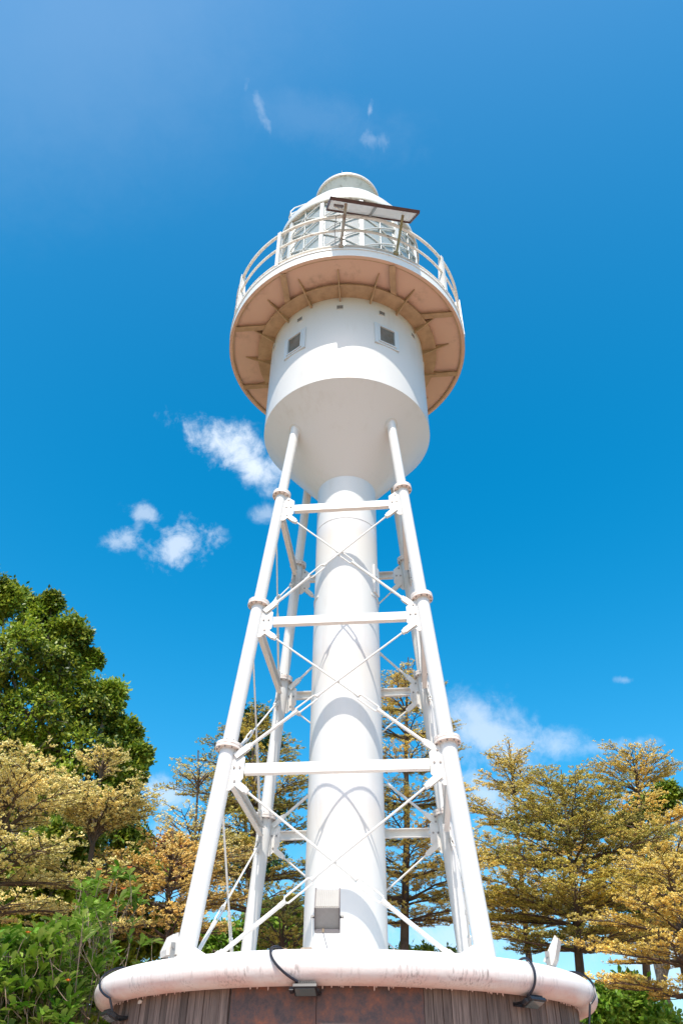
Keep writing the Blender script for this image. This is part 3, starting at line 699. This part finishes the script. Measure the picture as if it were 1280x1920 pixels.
# two pale floodlights on the rim, left and right
def side_flood(px, py, name_label, yaw, lean, wide, tall, thick, open_cable):
    base = atcyl(px, py, (TR - .12) * U0); base.z = P(0, 0, TZ + TRr * .9).z
    r = thing('floodlight', name_label, 'floodlight', base)
    Rm = Matrix.Rotation(yaw, 3, 'Z') @ Matrix.Rotation(lean, 3, 'X'); X = Rm @ Vector((1, 0, 0)); Y = Rm @ Vector((0, 1, 0)); Z = Rm @ Vector((0, 0, 1))
    c = base + Vector((0, 0, .05)) + Z * tall / 2
    q = MB(); q.prism([c + Y * a_ + Z * b_ for a_, b_ in ((-thick * .5, -tall / 2), (-thick * .12, -tall / 2 - .0), (thick * .5, -tall / 2), (thick * .5, tall / 2), (thick * .15, tall / 2), (-thick * .5, -tall * .22))], X, wide); q.obj('body', 'lamp_white', r, smooth=False)
    q = MB()
    for s_ in (-1, 1):
        q.box(c + Y * (thick / 2 + .008) + X * s_ * (wide / 2 - .009), X, Y, Z, .022, .018, tall + .02); q.box(c + Y * (thick / 2 + .008) + Z * s_ * (tall / 2 - .002), X, Y, Z, wide - .04, .018, .022)
    q.obj('rim', 'lamp_white', r, smooth=False)
    q = MB(); q.box(c + Y * (thick / 2 + .003), X, Y, Z, wide - .04, .008, tall - .03); q.obj('glass', 'lampglass', r, smooth=False)
    q = MB()
    for s_ in (-1, 1):
        a_ = base + X * s_ * (wide / 2 + .012); q.box(a_ + Vector((0, 0, .07)), X, Vector((-X.y, X.x, 0)), (0, 0, 1), .006, .04, .16)
    q.box(base + Vector((0, 0, -.008)), X, Vector((-X.y, X.x, 0)), (0, 0, 1), wide + .03, .04, .006); q.obj('bracket', 'lamp_grey', r, smooth=False)
    q = MB()
    for s_ in (-1, 1): q.tube([base + X * s_ * (wide / 2 - .01) + Vector((0, 0, .11)), base + X * s_ * (wide / 2 + .024) + Vector((0, 0, .11))], .011, 8)
    q.obj('pivot_knob', 'bolt', r)
    return r
side_flood(315, 1800, 'small pale floodlight on the coping beside the front left leg', R(-62), R(8), .20, .17, .10, False)
side_flood(1030, 1800, 'pale floodlight tilted back on the coping right of the front right leg', R(66), R(34), .17, .24, .07, True)

# black floodlights clipped under the coping, each with a cable looping over the roll
GB = 'black floodlights clipped under the pedestal coping'
def black_lamp(px, py, lab, ca, wide=.20, flip=1, sag=.35):
    c = atcyl(px, py, (WR + .30) * U0); A = math.degrees(math.atan2(c.x, -c.y)); zc = (c.z - EYE) / U0
    r = thing('black_floodlight', lab, 'floodlight', c, GB)
    rad = Vector((c.x, c.y, 0)).normalized(); tn = Vector((-rad.y, rad.x, 0)); up = (Vector((0, 0, 1)) * .35 - rad * .2 + rad * 0).normalized()
    fw = (rad * .45 - Vector((0, 0, 1)) * .9).normalized(); hz = tn.cross(fw).normalized()
    q = MB(); q.box(c, tn, hz, fw, wide, .13, .035, 0, .006); body = q.obj('body', 'dark', r, smooth=False)
    q = MB()
    for i in range(12): q.box(c + tn * (-wide / 2 + .015 + (wide - .03) * i / 11) - fw * .026, tn, hz, fw, .005, .11, .022)
    q.obj('cooling_ribs', 'dark', body, smooth=False)
    q = MB(); q.box(c + fw * .0185, tn, hz, fw, wide - .03, .10, .004); q.obj('glass', 'lampglass', body, smooth=False)
    q = MB(); wallp = az(A, WR + .005, zc - .02)
    for s_ in (-1, 1): q.box((c + wallp) / 2 + tn * s_ * (wide / 2 + .006), tn, (wallp - c).normalized(), Vector((0, 0, 1)), .006, (wallp - c).length, .022)
    q.box(wallp + rad * .004, tn, rad, (0, 0, 1), wide + .02, .006, .03)
    q.box(c + tn * flip * (wide / 2 + .02), tn, hz, fw, .035, .05, .04, 0, .006); q.obj('bracket', 'dark', r, smooth=False)
    # cable: from the conduit over the roll and down to the lamp
    pts = []
    n = 26; Rr = TRr + .045
    for i in range(n + 1):
        t = i / n; th = R(118 - 165 * t)
        aa = ca + (A + flip * wide * 7 - ca) * (t ** 2.2) + sag * 3 * math.sin(math.pi * t) * -1
        pts.append(az(aa, TR + Rr * math.cos(th), TZ + Rr * math.sin(th)))
    pts.append(c + tn * flip * (wide / 2 - .02) - fw * .035 - hz * .02)
    q = MB(); q.tube(pts, .0115, 8); q.obj('cable', 'cable', r)
def azpx(px, py, rr): c = atcyl(px, py, rr * U0); return math.degrees(math.atan2(c.x, -c.y))
black_lamp(573, 1856, 'small black floodlight hanging over the rusted plate at the middle of the pedestal', azpx(524, 1777, CR) + 1.2, .20, -1, .7)
black_lamp(1000, 1880, 'black floodlight over the planks on the right side of the pedestal', azpx(966, 1792, CR), .20, -1, .3)
black_lamp(205, 1906, 'black floodlight at the left end of the pedestal coping', -57, .20, 1, 2.2)
black_lamp(1108, 1935, 'black floodlight cut by the lower edge at the right end of the pedestal', 60, .20, -1, -1.5)

# ================================================================== vegetation
class Leaves:
    def __init__(s): s.P = []; s.D = []; s.Nn = []; s.L = []; s.Wd = []
    def add(s, p, d, n, l, w): s.P.append(p); s.D.append(d); s.Nn.append(n); s.L.append(l); s.Wd.append(w)
    def obj(s, name, m, parent, kind='quad'):
        P_ = np.concatenate(s.P); D = np.concatenate(s.D); Nn = np.concatenate(s.Nn); l = np.concatenate(s.L)[:, None]; w = np.concatenate(s.Wd)[:, None]
        D = D / (np.linalg.norm(D, axis=1, keepdims=True) + 1e-9); S = np.cross(D, Nn); S /= (np.linalg.norm(S, axis=1, keepdims=True) + 1e-9); Un = np.cross(S, D)
        k = len(P_)
        if kind == 'quad':
            V = np.stack([P_, P_ + D * l * .55 + S * w * .5, P_ + D * l, P_ + D * l * .55 - S * w * .5], 1).reshape(-1, 3)
            nv, loops = 4, np.arange(4 * k).reshape(k, 4); nf = k; tot = 4
        else:       # folded blade: two halves meeting at a rib that droops to the tip
            z = Un
            V = np.stack([P_, P_ + D * l * .35 + S * w * .32 + z * w * .12, P_ + D * l * .72 + S * w * .5 + z * w * .10, P_ + D * l - z * l * .10,
                          P_ + D * l * .72 - S * w * .5 + z * w * .10, P_ + D * l * .35 - S * w * .32 + z * w * .12, P_ + D * l * .5], 1).reshape(-1, 3)
            base = (np.arange(k) * 7)[:, None]
            f = np.array([[0, 1, 2, 6], [6, 2, 3, 3], [0, 6, 4, 5], [6, 3, 4, 4]])
            # use quads and triangles
            quads = np.concatenate([base + np.array([[0, 1, 2, 6]]), base + np.array([[0, 6, 4, 5]])]); tris = np.concatenate([base + np.array([[6, 2, 3]]), base + np.array([[6, 3, 4]])])
            me = bpy.data.meshes.new(name); me.vertices.add(len(V)); me.vertices.foreach_set('co', V.ravel().astype(np.float32))
            lp = np.concatenate([quads.ravel(), tris.ravel()]).astype(np.int32); me.loops.add(len(lp)); me.loops.foreach_set('vertex_index', lp)
            me.polygons.add(len(quads) + len(tris)); st = np.concatenate([np.arange(len(quads)) * 4, len(quads) * 4 + np.arange(len(tris)) * 3]).astype(np.int32)
            me.polygons.foreach_set('loop_start', st); me.update(calc_edges=True); me.materials.append(M[m])
            o = bpy.data.objects.new(name, me); col.objects.link(o); o.parent = parent; return o
        me = bpy.data.meshes.new(name); me.vertices.add(len(V)); me.vertices.foreach_set('co', V.ravel().astype(np.float32))
        me.loops.add(nf * 4); me.loops.foreach_set('vertex_index', loops.ravel().astype(np.int32))
        me.polygons.add(nf); me.polygons.foreach_set('loop_start', (np.arange(nf) * 4).astype(np.int32)); me.update(calc_edges=True)
        me.materials.append(M[m]); o = bpy.data.objects.new(name, me); col.objects.link(o); o.parent = parent; return o
class Wood:
    """many thin tapered tubes in one mesh"""
    def __init__(s): s.V = []; s.F = []; s.n = 0
    def tube(s, pts, rad, k=5):
        pts = np.asarray(pts, float); m = len(pts); rad = np.broadcast_to(np.asarray(rad, float), (m,))
        T = np.gradient(pts, axis=0); T /= (np.linalg.norm(T, axis=1, keepdims=True) + 1e-9)
        ref = np.array([0, 0, 1.0]) if abs(T[0, 2]) < .8 else np.array([1.0, 0, 0])
        u = np.cross(T, ref); u /= (np.linalg.norm(u, axis=1, keepdims=True) + 1e-9); w = np.cross(T, u)
        a = np.arange(k) * 2 * np.pi / k
        ring = pts[:, None] + (u[:, None] * np.cos(a)[None, :, None] + w[:, None] * np.sin(a)[None, :, None]) * rad[:, None, None]
        s.V.append(ring.reshape(-1, 3)); i = np.arange(m - 1)[:, None] * k; j = np.arange(k)[None]; j2 = (j + 1) % k
        s.F.append((s.n + np.stack([i + j, i + j2, i + k + j2, i + k + j], -1)).reshape(-1, 4)); s.n += m * k
    def twigs(s, A, B, r):
        """straight three-sided twigs, all at once"""
        k = len(A)
        if not k: return
        T = B - A; T /= (np.linalg.norm(T, axis=1, keepdims=True) + 1e-9); u = np.cross(T, [0.1, 0.2, 1.0]); u /= (np.linalg.norm(u, axis=1, keepdims=True) + 1e-9); w = np.cross(T, u)
        a = np.arange(3) * 2 * np.pi / 3; off = u[:, None] * np.cos(a)[None, :, None] + w[:, None] * np.sin(a)[None, :, None]
        V = np.concatenate([A[:, None] + off * r, B[:, None] + off * r * .4], 1).reshape(-1, 3); s.V.append(V)
        b = (s.n + np.arange(k) * 6)[:, None, None]; f = np.array([[0, 1, 4, 3], [1, 2, 5, 4], [2, 0, 3, 5]])[None]; s.F.append((b + f).reshape(-1, 4)); s.n += 6 * k
    def obj(s, name, m, parent):
        V = np.concatenate(s.V); Fq = np.concatenate(s.F); me = bpy.data.meshes.new(name); me.vertices.add(len(V)); me.vertices.foreach_set('co', V.ravel().astype(np.float32))
        me.loops.add(Fq.size); me.loops.foreach_set('vertex_index', Fq.ravel().astype(np.int32)); me.polygons.add(len(Fq)); me.polygons.foreach_set('loop_start', (np.arange(len(Fq)) * 4).astype(np.int32))
        me.update(calc_edges=True); me.shade_smooth(); me.materials.append(M[m]); o = bpy.data.objects.new(name, me); col.objects.link(o); o.parent = parent; return o

def rosettes(lv, rg, pts, n, l, up=.55, spread=1.0, wl=.55):
    k = len(pts); Pp = np.repeat(pts, n, 0); a = rg.uniform(0, 2 * np.pi, k * n)
    d = np.stack([np.cos(a) * spread, np.sin(a) * spread, rg.normal(up, .35, k * n)], -1)
    nn = np.stack([-np.cos(a) * .5, -np.sin(a) * .5, np.ones(k * n) * .6], -1) + np.array([0, -.45, 0]) + rg.normal(0, .6, (k * n, 3))
    ll = l * rg.uniform(.7, 1.3, k * n); lv.add(Pp + rg.normal(0, l * .25, (k * n, 3)), d, nn, ll, ll * wl)

def tiered_tree(label, px, hd, top_py, tiers, seed, leaf, base_py=1800, trunk_r=.13, lean=0.0, tip_px=None, lsize=.042, dens=1.25, nbr=6, bark='bark', rise=(.18, .75), group='golden tiered trees behind the lighthouse'):
    """tiers: (py, half-width in metres) of each whorl of branches, top to bottom"""
    rg = np.random.default_rng(seed)
    tp = at(tip_px if tip_px is not None else px, top_py, hd); g = at(px, base_py, hd)
    base = Vector((g.x, g.y, 0)); H = tp.z
    root = thing('golden_tree', label, 'tree', base, group)
    b0 = np.array(base); tip = np.array([tp.x, tp.y, H]) - b0
    n = 14; tz = np.linspace(0, 1, n); wob = np.cumsum(rg.normal(0, .022, (n, 2)), 0) * tz[:, None]
    tr = np.stack([tip[0] * tz + wob[:, 0], tip[1] * tz + wob[:, 1], H * tz], -1)
    wood = Wood(); wood.tube(tr, trunk_r * (1 - tz) ** .8 + .012, 9)
    lv = Leaves()
    def trunk_at(z): return np.array([np.interp(z, tr[:, 2], tr[:, i]) for i in range(3)])
    for ti, tier in enumerate(tiers):
        py, hw = tier[:2]
        z = at(px, py, hd).z; frac = min(max(z / H, 0), 1)
        nb = (tier[3] if len(tier) > 3 else nbr + (1 if hw > 2 else 0)); ph = rg.uniform(0, 6.28)
        for b in range(nb):
            a = ph + b * 2 * np.pi / nb + rg.normal(0, .16); Ln = hw * rg.uniform(.72, 1.12)
            eld = tier[2] if len(tier) > 2 else (14 if frac < .8 else 36); el = R(eld * rg.uniform(.75, 1.25))
            z0 = z - hw * math.tan(R(eld)) * .8 + rg.normal(0, .05); o = trunk_at(max(min(z0, H - .05), .3))
            m = 9; t = np.linspace(0, 1, m); bend = rg.normal(0, .12)
            aa = a + bend * t; st = Ln / (m - 1)
            ele = el * (1.45 - .95 * t)
            inc = np.stack([np.cos(aa) * np.cos(ele), np.sin(aa) * np.cos(ele), np.sin(ele)], -1) * st + rg.normal(0, st * .10, (m, 3))
            pts = o + np.concatenate([[np.zeros(3)], np.cumsum(inc, 0)[:-1]]); r0 = .012 + .008 * Ln
            wood.tube(pts, r0 * (1 - t) + .006, 5)
            ns = max(int(Ln / .13 * dens ** .5), 4)
            for k_ in range(ns):
                tt = .16 + .84 * (k_ + rg.uniform(0, 1)) / ns; p = np.array([np.interp(tt, t, pts[:, i]) for i in range(3)])
                sgn = 1 if k_ % 2 else -1; ab = a + bend * tt + sgn * R(rg.uniform(30, 62)) * (1 if tt < .93 else .3)
                sl = (.20 + .42 * Ln * (1 - abs(tt - .45) * 1.1)) * rg.uniform(.6, 1.1); es = R(rg.uniform(0, 13)) + el * .35
                q = 6; ts = np.linspace(0, 1, q); c_ = rg.normal(0, .25)
                ab_ = ab - sgn * .35 * ts + c_ * ts
                inc = np.stack([np.cos(ab_) * np.cos(es), np.sin(ab_) * np.cos(es), np.sin(es) + 0 * ts + rg.normal(0, .05, q)], -1) * sl / (q - 1)
                sp_ = p + np.concatenate([[np.zeros(3)], np.cumsum(inc, 0)[:-1]])
                wood.tube(sp_, .007 * (1 - ts) + .0035, 3)
                nt_ = max(int(sl / .05), 4); u = rg.uniform(.1, 1, nt_); A = np.stack([np.interp(u, ts, sp_[:, i]) for i in range(3)], -1)
                at_ = ab + rg.choice([-1, 1], nt_) * rg.uniform(.5, 1.2, nt_); tl_ = rg.uniform(.08, .22, nt_)
                Bp = A + np.stack([np.cos(at_) * tl_, np.sin(at_) * tl_, rg.uniform(.0, .25, nt_) * tl_], -1)
                wood.twigs(A, Bp, .0028)
                nl = 3; w_ = rg.uniform(.25, 1.08, (nt_, nl, 1)); Q = (A[:, None] * (1 - w_) + Bp[:, None] * w_).reshape(-1, 3); Q[:, 2] += rg.uniform(0, .025, len(Q))
                rosettes(lv, rg, Q, max(2, int(round(4 * dens))), lsize)
    wood.obj('trunk', bark, root); lv.obj('crown', leaf, root); return root

def leafy_tree(label, cat_label, lobes, hd, seed, leaf, trunk_px, trunk_r, lsize=.15, per=260, nl=7, dy=1.5, bark='bark_grey', name='broadleaf_tree', group=None, fill=.5):
    """crown made of leafy boughs; lobes: (px, py, radius in photo pixels, depth shift in metres)"""
    rg = np.random.default_rng(seed); g = at(trunk_px, 1800, hd); base = Vector((g.x, g.y, 0)); b0 = np.array(base)
    root = thing(name, label, cat_label, base, group); wood = Wood(); lv = Leaves()
    C = []
    for (px, py, rp, sh) in lobes:
        c = at(px, py, hd + sh); dep = (c - CAM).dot(FWD); C.append((np.array(c) - b0, rp / F * dep))
    top = max(c[2] for c, r in C); fork = min(c[2] - r for c, r in C); fork = max(fork * .75, .6)
    tz = np.linspace(0, 1, 6); wood.tube(np.stack([.15 * np.sin(tz * 3), .1 * np.cos(tz * 2) - .1, fork * tz], -1), trunk_r * (1 - .3 * tz), 10)
    f0 = np.array([.15 * math.sin(3), .1 * math.cos(2) - .1, fork])
    for (c, r) in C:
        t = np.linspace(0, 1, 9)[:, None]; mid = (f0 + c) / 2 + np.array([rg.normal(0, .3), rg.normal(0, .3), .4])
        path = (1 - t) ** 2 * f0 + 2 * t * (1 - t) * mid + t * t * c; path += rg.normal(0, .04 * r, path.shape) * np.sin(np.pi * t)
        wood.tube(path, trunk_r * .45 * (1 - t[:, 0]) + .02, 6)
        ne = int(per); u = rg.normal(0, 1, (ne, 3)); u /= np.linalg.norm(u, axis=1, keepdims=True)
        # boughs: the shell is bunched into clumps with gaps between
        nk = max(int(9 + r * 9), 9); ck = rg.normal(0, 1, (nk, 3)); ck /= np.linalg.norm(ck, axis=1, keepdims=True)
        idx = rg.integers(0, nk, ne); rr = r * (.60 + .52 * rg.random(nk) ** 1.3)[idx]
        dirc = ck[idx] + u * .33; dirc /= np.linalg.norm(dirc, axis=1, keepdims=True)
        pos = c + dirc * (rr * rg.uniform(.70, 1.10, ne) )[:, None] * np.array([1, 1, .9])
        for q in range(nk):
            e = c + ck[q] * r * .95; m_ = (c + e) / 2 + rg.normal(0, .08 * r, 3)
            tt = np.linspace(0, 1, 5)[:, None]; wood.tube((1 - tt) ** 2 * c + 2 * tt * (1 - tt) * m_ + tt ** 2 * e, .028 * (1 - tt[:, 0]) + .007, 4)
        wood.twigs(pos - dirc * .25 * r * .5, pos, .005)
        ni = int(ne * fill); v = rg.normal(0, 1, (ni, 3)); v /= np.linalg.norm(v, axis=1, keepdims=True); inner = c + v * (r * rg.uniform(.2, .8, ni) ** .5)[:, None] * .8
        allp = np.concatenate([pos, inner]); od = np.concatenate([dirc, v])
        k = len(allp); Pp = np.repeat(allp, nl, 0); o_ = np.repeat(od, nl, 0)
        d = o_ * .5 + rg.normal(0, .7, (k * nl, 3)) + np.array([0, 0, -.12]); nn = np.array([0, -.35, .8]) + o_ * .6 + rg.normal(0, .45, (k * nl, 3))
        ll = lsize * rg.uniform(.5, 1.3, k * nl); lv.add(Pp + rg.normal(0, lsize * .45, (k * nl, 3)), d, nn, ll, ll * .5)
    wood.obj('trunk', bark, root); lv.obj('crown', leaf, root); return root

# --- golden tiered trees (Terminalia-like), right side
tiered_tree('large golden tiered tree right of the tower with an olive crown', 1052, 20, 1446,
            [(1440, .9, 52, 7), (1480, 1.6, 40, 9), (1530, 2.1, 26, 9), (1600, 2.1, 12, 9), (1668, 2.3, 18, 10), (1712, 2.3, 10, 9), (1768, 1.8, 8, 8)], 11, 'goldgreen', tip_px=1046, trunk_r=.15, nbr=7)
tiered_tree('slim golden tree behind the upper left shoulder of the large golden tree', 975, 24, 1385, [(1402, .8, 50, 7), (1452, 1.2, 32, 8), (1520, 1.6, 20, 8), (1600, 1.9, 12, 8), (1675, 1.9, 10, 8), (1735, 1.7, 8, 7)], 12, 'gold', tip_px=955, trunk_r=.12)
tiered_tree('broad golden tree behind the right side of the large golden tree', 1150, 24, 1398, [(1412, 1.0, 45, 9), (1455, 1.35, 28, 9), (1540, 1.8, 15, 9), (1605, 2.4, 12, 9), (1680, 2.5, 10, 9), (1745, 2.1, 8, 8)], 13, 'gold', tip_px=1175, trunk_r=.14)
tiered_tree('bright golden tree at the lower right edge of the picture', 1240, 17, 1588, [(1600, .8, 38, 8), (1655, 1.3, 16, 8), (1720, 1.7, 10, 9), (1790, 1.7, 8, 8), (1855, 1.4, 8, 7)], 14, 'gold', base_py=1870, tip_px=1250, trunk_r=.12)
tiered_tree('distant golden tree beyond the right edge of the crowns', 1290, 27, 1535, [(1550, 1.0), (1590, 1.8), (1640, 2.6), (1700, 2.8), (1760, 2.6)], 15, 'gold', tip_px=1290, trunk_r=.13, dens=.8)
# --- behind the tower
tiered_tree('tall narrow golden tree behind the right side of the white column', 733, 19, 1232, [(1255, .7, 50, 8), (1300, 1.1, 30, 8), (1365, 1.3, 16, 8), (1425, 1.5, 14, 8), (1495, 1.4, 10, 8), (1555, 1.3, 10, 7), (1615, 1.9, 10, 8), (1672, 1.9, 8, 8), (1715, 1.5, 6, 7)], 16, 'gold', tip_px=765, trunk_r=.13)
tiered_tree('golden and green tree behind the left legs of the tower', 500, 19, 1330, [(1350, .7, 45, 8), (1420, 1.3, 18, 8), (1490, 1.7, 14, 9), (1565, 1.5, 10, 8), (1630, 1.6, 10, 8), (1695, 1.3, 8, 7)], 17, 'goldgreen', tip_px=480, trunk_r=.12)
tiered_tree('small amber and green tree low behind the gap left of the column', 525, 15.5, 1668, [(1685, .6), (1712, .9), (1742, .9)], 18, 'goldgreen', trunk_r=.08, dens=.9)
# --- left side
tiered_tree('thin golden sapling with a flat umbrella top left of the front left leg', 377, 17, 1408, [(1432, .6, 48, 9), (1545, 1.1, 36, 9), (1610, 1.2, 12, 7)], 19, 'cream', tip_px=372, trunk_r=.06, dens=.8)
tiered_tree('amber tiered tree low beside the front left leg', 335, 14.5, 1555, [(1590, .6, 30, 7), (1635, 1.2, 12, 8), (1690, 1.3, 10, 8), (1745, 1.1, 8, 8)], 20, 'orange', trunk_r=.08)
tiered_tree('cream leaved fan shaped tree in front of the dark green tree', 182, 14, 1395, [(1408, .42, 45, 8), (1472, 1.0, 50, 13), (1510, .95, 30, 9), (1655, .85, 10, 7), (1740, .8, 8, 6)], 21, 'cream', tip_px=195, trunk_r=.09)
tiered_tree('cream golden tree with drooping tiers at the far left edge', 10, 13, 1420, [(1430, .9, 45, 11), (1500, 1.1, 30, 9), (1596, 1.1, 8, 8), (1642, 1.15, 6, 8), (1705, 1.0, 6, 7)], 22, 'cream', tip_px=25, trunk_r=.10)

# --- broadleaf trees
leafy_tree('huge dark green leafy tree filling the left side of the picture', 'tree',
           [(5, 1125, 50, 0), (-60, 1110, 70, 0), (70, 1165, 55, .3), (135, 1195, 45, 0), (20, 1230, 80, -.6), (110, 1265, 65, 0), (170, 1235, 16, .2), (165, 1325, 60, .2), (60, 1340, 85, -.5),
            (205, 1310, 38, 0), (225, 1375, 42, .3), (150, 1410, 75, -.4), (30, 1440, 90, -.3), (235, 1450, 42, 0), (215, 1510, 55, .2), (110, 1510, 80, .2), (265, 1420, 22, 0), (10, 1560, 90, .6), (150, 1600, 80, .6),
            (60, 1680, 90, .9), (-90, 1250, 90, .4), (-90, 1450, 110, .4), (200, 1680, 70, 1.0), (98, 1128, 14, 0), (250, 1590, 50, .8)], 21, 31, 'green', 60, .40, lsize=.135, per=560, nl=8, fill=.5)
leafy_tree('bright green leafy tree low behind the rear left leg', 'tree', [(530, 1715, 38, 0), (500, 1745, 40, -.3), (555, 1750, 40, .2), (470, 1760, 36, .5), (420, 1765, 40, .5), (370, 1770, 40, .3)], 23, 32, 'bright', 515, .14, lsize=.15, per=260)
leafy_tree('dark green leafy tree top behind the left legs', 'tree', [(478, 1345, 28, 0), (455, 1375, 26, .2), (510, 1390, 26, 0), (480, 1430, 36, .3), (450, 1500, 40, 0), (510, 1520, 40, .3), (440, 1600, 45, 0), (500, 1620, 40, 0)], 24, 33, 'darkleaf', 470, .14, lsize=.13, per=130, fill=.15)
leafy_tree('dark green tree showing through gaps at the right of the golden crowns', 'tree', [(1250, 1490, 28, 0), (1215, 1515, 32, 0), (1180, 1545, 26, .5), (1225, 1670, 50, 0), (1190, 1700, 45, .5), (1270, 1690, 50, 0), (1240, 1610, 30, 0)], 29, 34, 'green', 1225, .2, lsize=.17, per=220)
leafy_tree('pale bright green bush low at the right edge of the pedestal', 'bush', [(1150, 1880, 40, 0), (1190, 1905, 45, .3), (1120, 1900, 30, 0), (1235, 1920, 45, .2), (1175, 1850, 26, .3)], 19, 35, 'bright', 1160, .07, lsize=.15, per=200, name='bush')
leafy_tree('dark red leaved tree peeking out left of the amber tree', 'tree', [(325, 1590, 22, 0), (350, 1605, 20, .1), (305, 1605, 20, 0), (340, 1635, 24, 0), (310, 1640, 22, 0)], 19, 36, 'redleaf', 330, .08, lsize=.12, per=130)
leafy_tree('leafy green tree low behind the cream leaved trees', 'tree', [(90, 1585, 55, 0), (150, 1590, 45, 0), (60, 1640, 70, 0), (160, 1660, 60, 0), (250, 1650, 50, 0), (20, 1740, 80, 0), (120, 1760, 80, 0), (220, 1760, 70, 0), (300, 1740, 45, 0), (60, 1850, 90, 0), (180, 1860, 80, 0)], 15.5, 37, 'green', 120, .2, lsize=.14, per=300)
leafy_tree('small leafy tree tips low behind the right legs', 'tree', [(760, 1795, 20, 0), (800, 1792, 18, 0), (840, 1800, 22, 0), (720, 1798, 18, 0), (905, 1800, 22, .2)], 22, 38, 'green', 800, .08, lsize=.13, per=70)

# --- large-leaved shrub at the lower left
def big_shrub():
    rg = np.random.default_rng(77); hd = 10.9; g = at(130, 1900, hd); base = Vector((g.x, g.y, 0)); b0 = np.array(base)
    root = thing('shrub', 'big leaved green flowering shrub with bare pale stems left of the pedestal', 'shrub', base); wood = Wood(); lv = Leaves(); fl_ = []
    tips = []
    bounds = [(0, 1745), (40, 1738), (90, 1722), (135, 1700), (150, 1650), (190, 1615), (215, 1588), (240, 1592), (262, 1630), (272, 1700), (290, 1760), (300, 1790)]
    bx = [b[0] for b in bounds]; by = [b[1] for b in bounds]
    for i in range(1300):
        px = rg.uniform(-120, 300); top = np.interp(px, bx, by); py = top + (1960 - top) * rg.random() ** .9 + 6
        if py < 1700 and rg.random() < .12: continue
        q = np.array(at(px, py, hd + rg.uniform(-1.3, 1.0)))
        if math.hypot(q[0], q[1]) < 2.92: continue
        tips.append(q - b0)
    for c in tips:
        s = np.array([c[0] * .35 + rg.normal(0, .15), c[1] * .35 + rg.normal(0, .15), max(c[2] * .25, .2)])
        if rg.random() < .04:
            t = np.linspace(0, 1, 7)[:, None]; mid = (s + c) / 2 + rg.normal(0, .14, 3) + np.array([c[0] * .15, 0, -.1]); wood.tube((1 - t) ** 2 * s + 2 * t * (1 - t) * mid + t * t * c, .012 * (1 - t[:, 0]) + .005, 5)
        else:
            q = c + np.array([rg.normal(0, .10), rg.uniform(0, .25), -rg.uniform(.15, .35)]); t = np.linspace(0, 1, 5)[:, None]; wood.tube(q * (1 - t) + c * t + np.sin(np.pi * t) * rg.normal(0, .025, 3), .0055 - .002 * t[:, 0], 5)
        n = rg.integers(7, 11); a = np.arange(n) * 2.4 + rg.uniform(0, 6); el = rg.uniform(.15, 1.1, n)
        tilt = rg.normal(0, .3, 3); d = np.stack([np.cos(a), np.sin(a), el], -1) + tilt
        nn = np.stack([-np.cos(a) * .6, -np.sin(a) * .6, np.ones(n)], -1); l = rg.uniform(.085, .185, n)
        lv.add(c + rg.normal(0, .012, (n, 3)) - np.array([0, 0, 1.0]) * rg.uniform(0, .07, n)[:, None], d, nn, l, l * .44)
    for k_ in range(5):
        t = np.linspace(0, 1, 6)[:, None]; e = np.array([rg.normal(0, .4), rg.normal(0, .3), 1.2]); wood.tube(t * e, .03 * (1 - t[:, 0]) + .015, 7)
    wood.obj('stem', 'stem', root); lv.obj('foliage', 'shrubleaf', root, 'fold')
    for (px, py) in ((186, 1632), (231, 1668), (53, 1750), (128, 1840), (243, 1628)):
        c = at(px, py, hd - 1.35); q = MB()
        for j in range(9):
            a = j * 2.4; d = Vector((math.cos(a), math.sin(a) - .4, .6)).normalized(); s = d.cross(Vector((0, 0, 1))).normalized() * .014
            q.add([c, c + d * .022 + s, c + d * .04, c + d * .022 - s], [(0, 1, 2, 3)])
        q.obj('flower', 'flower', root, smooth=False)
big_shrub()
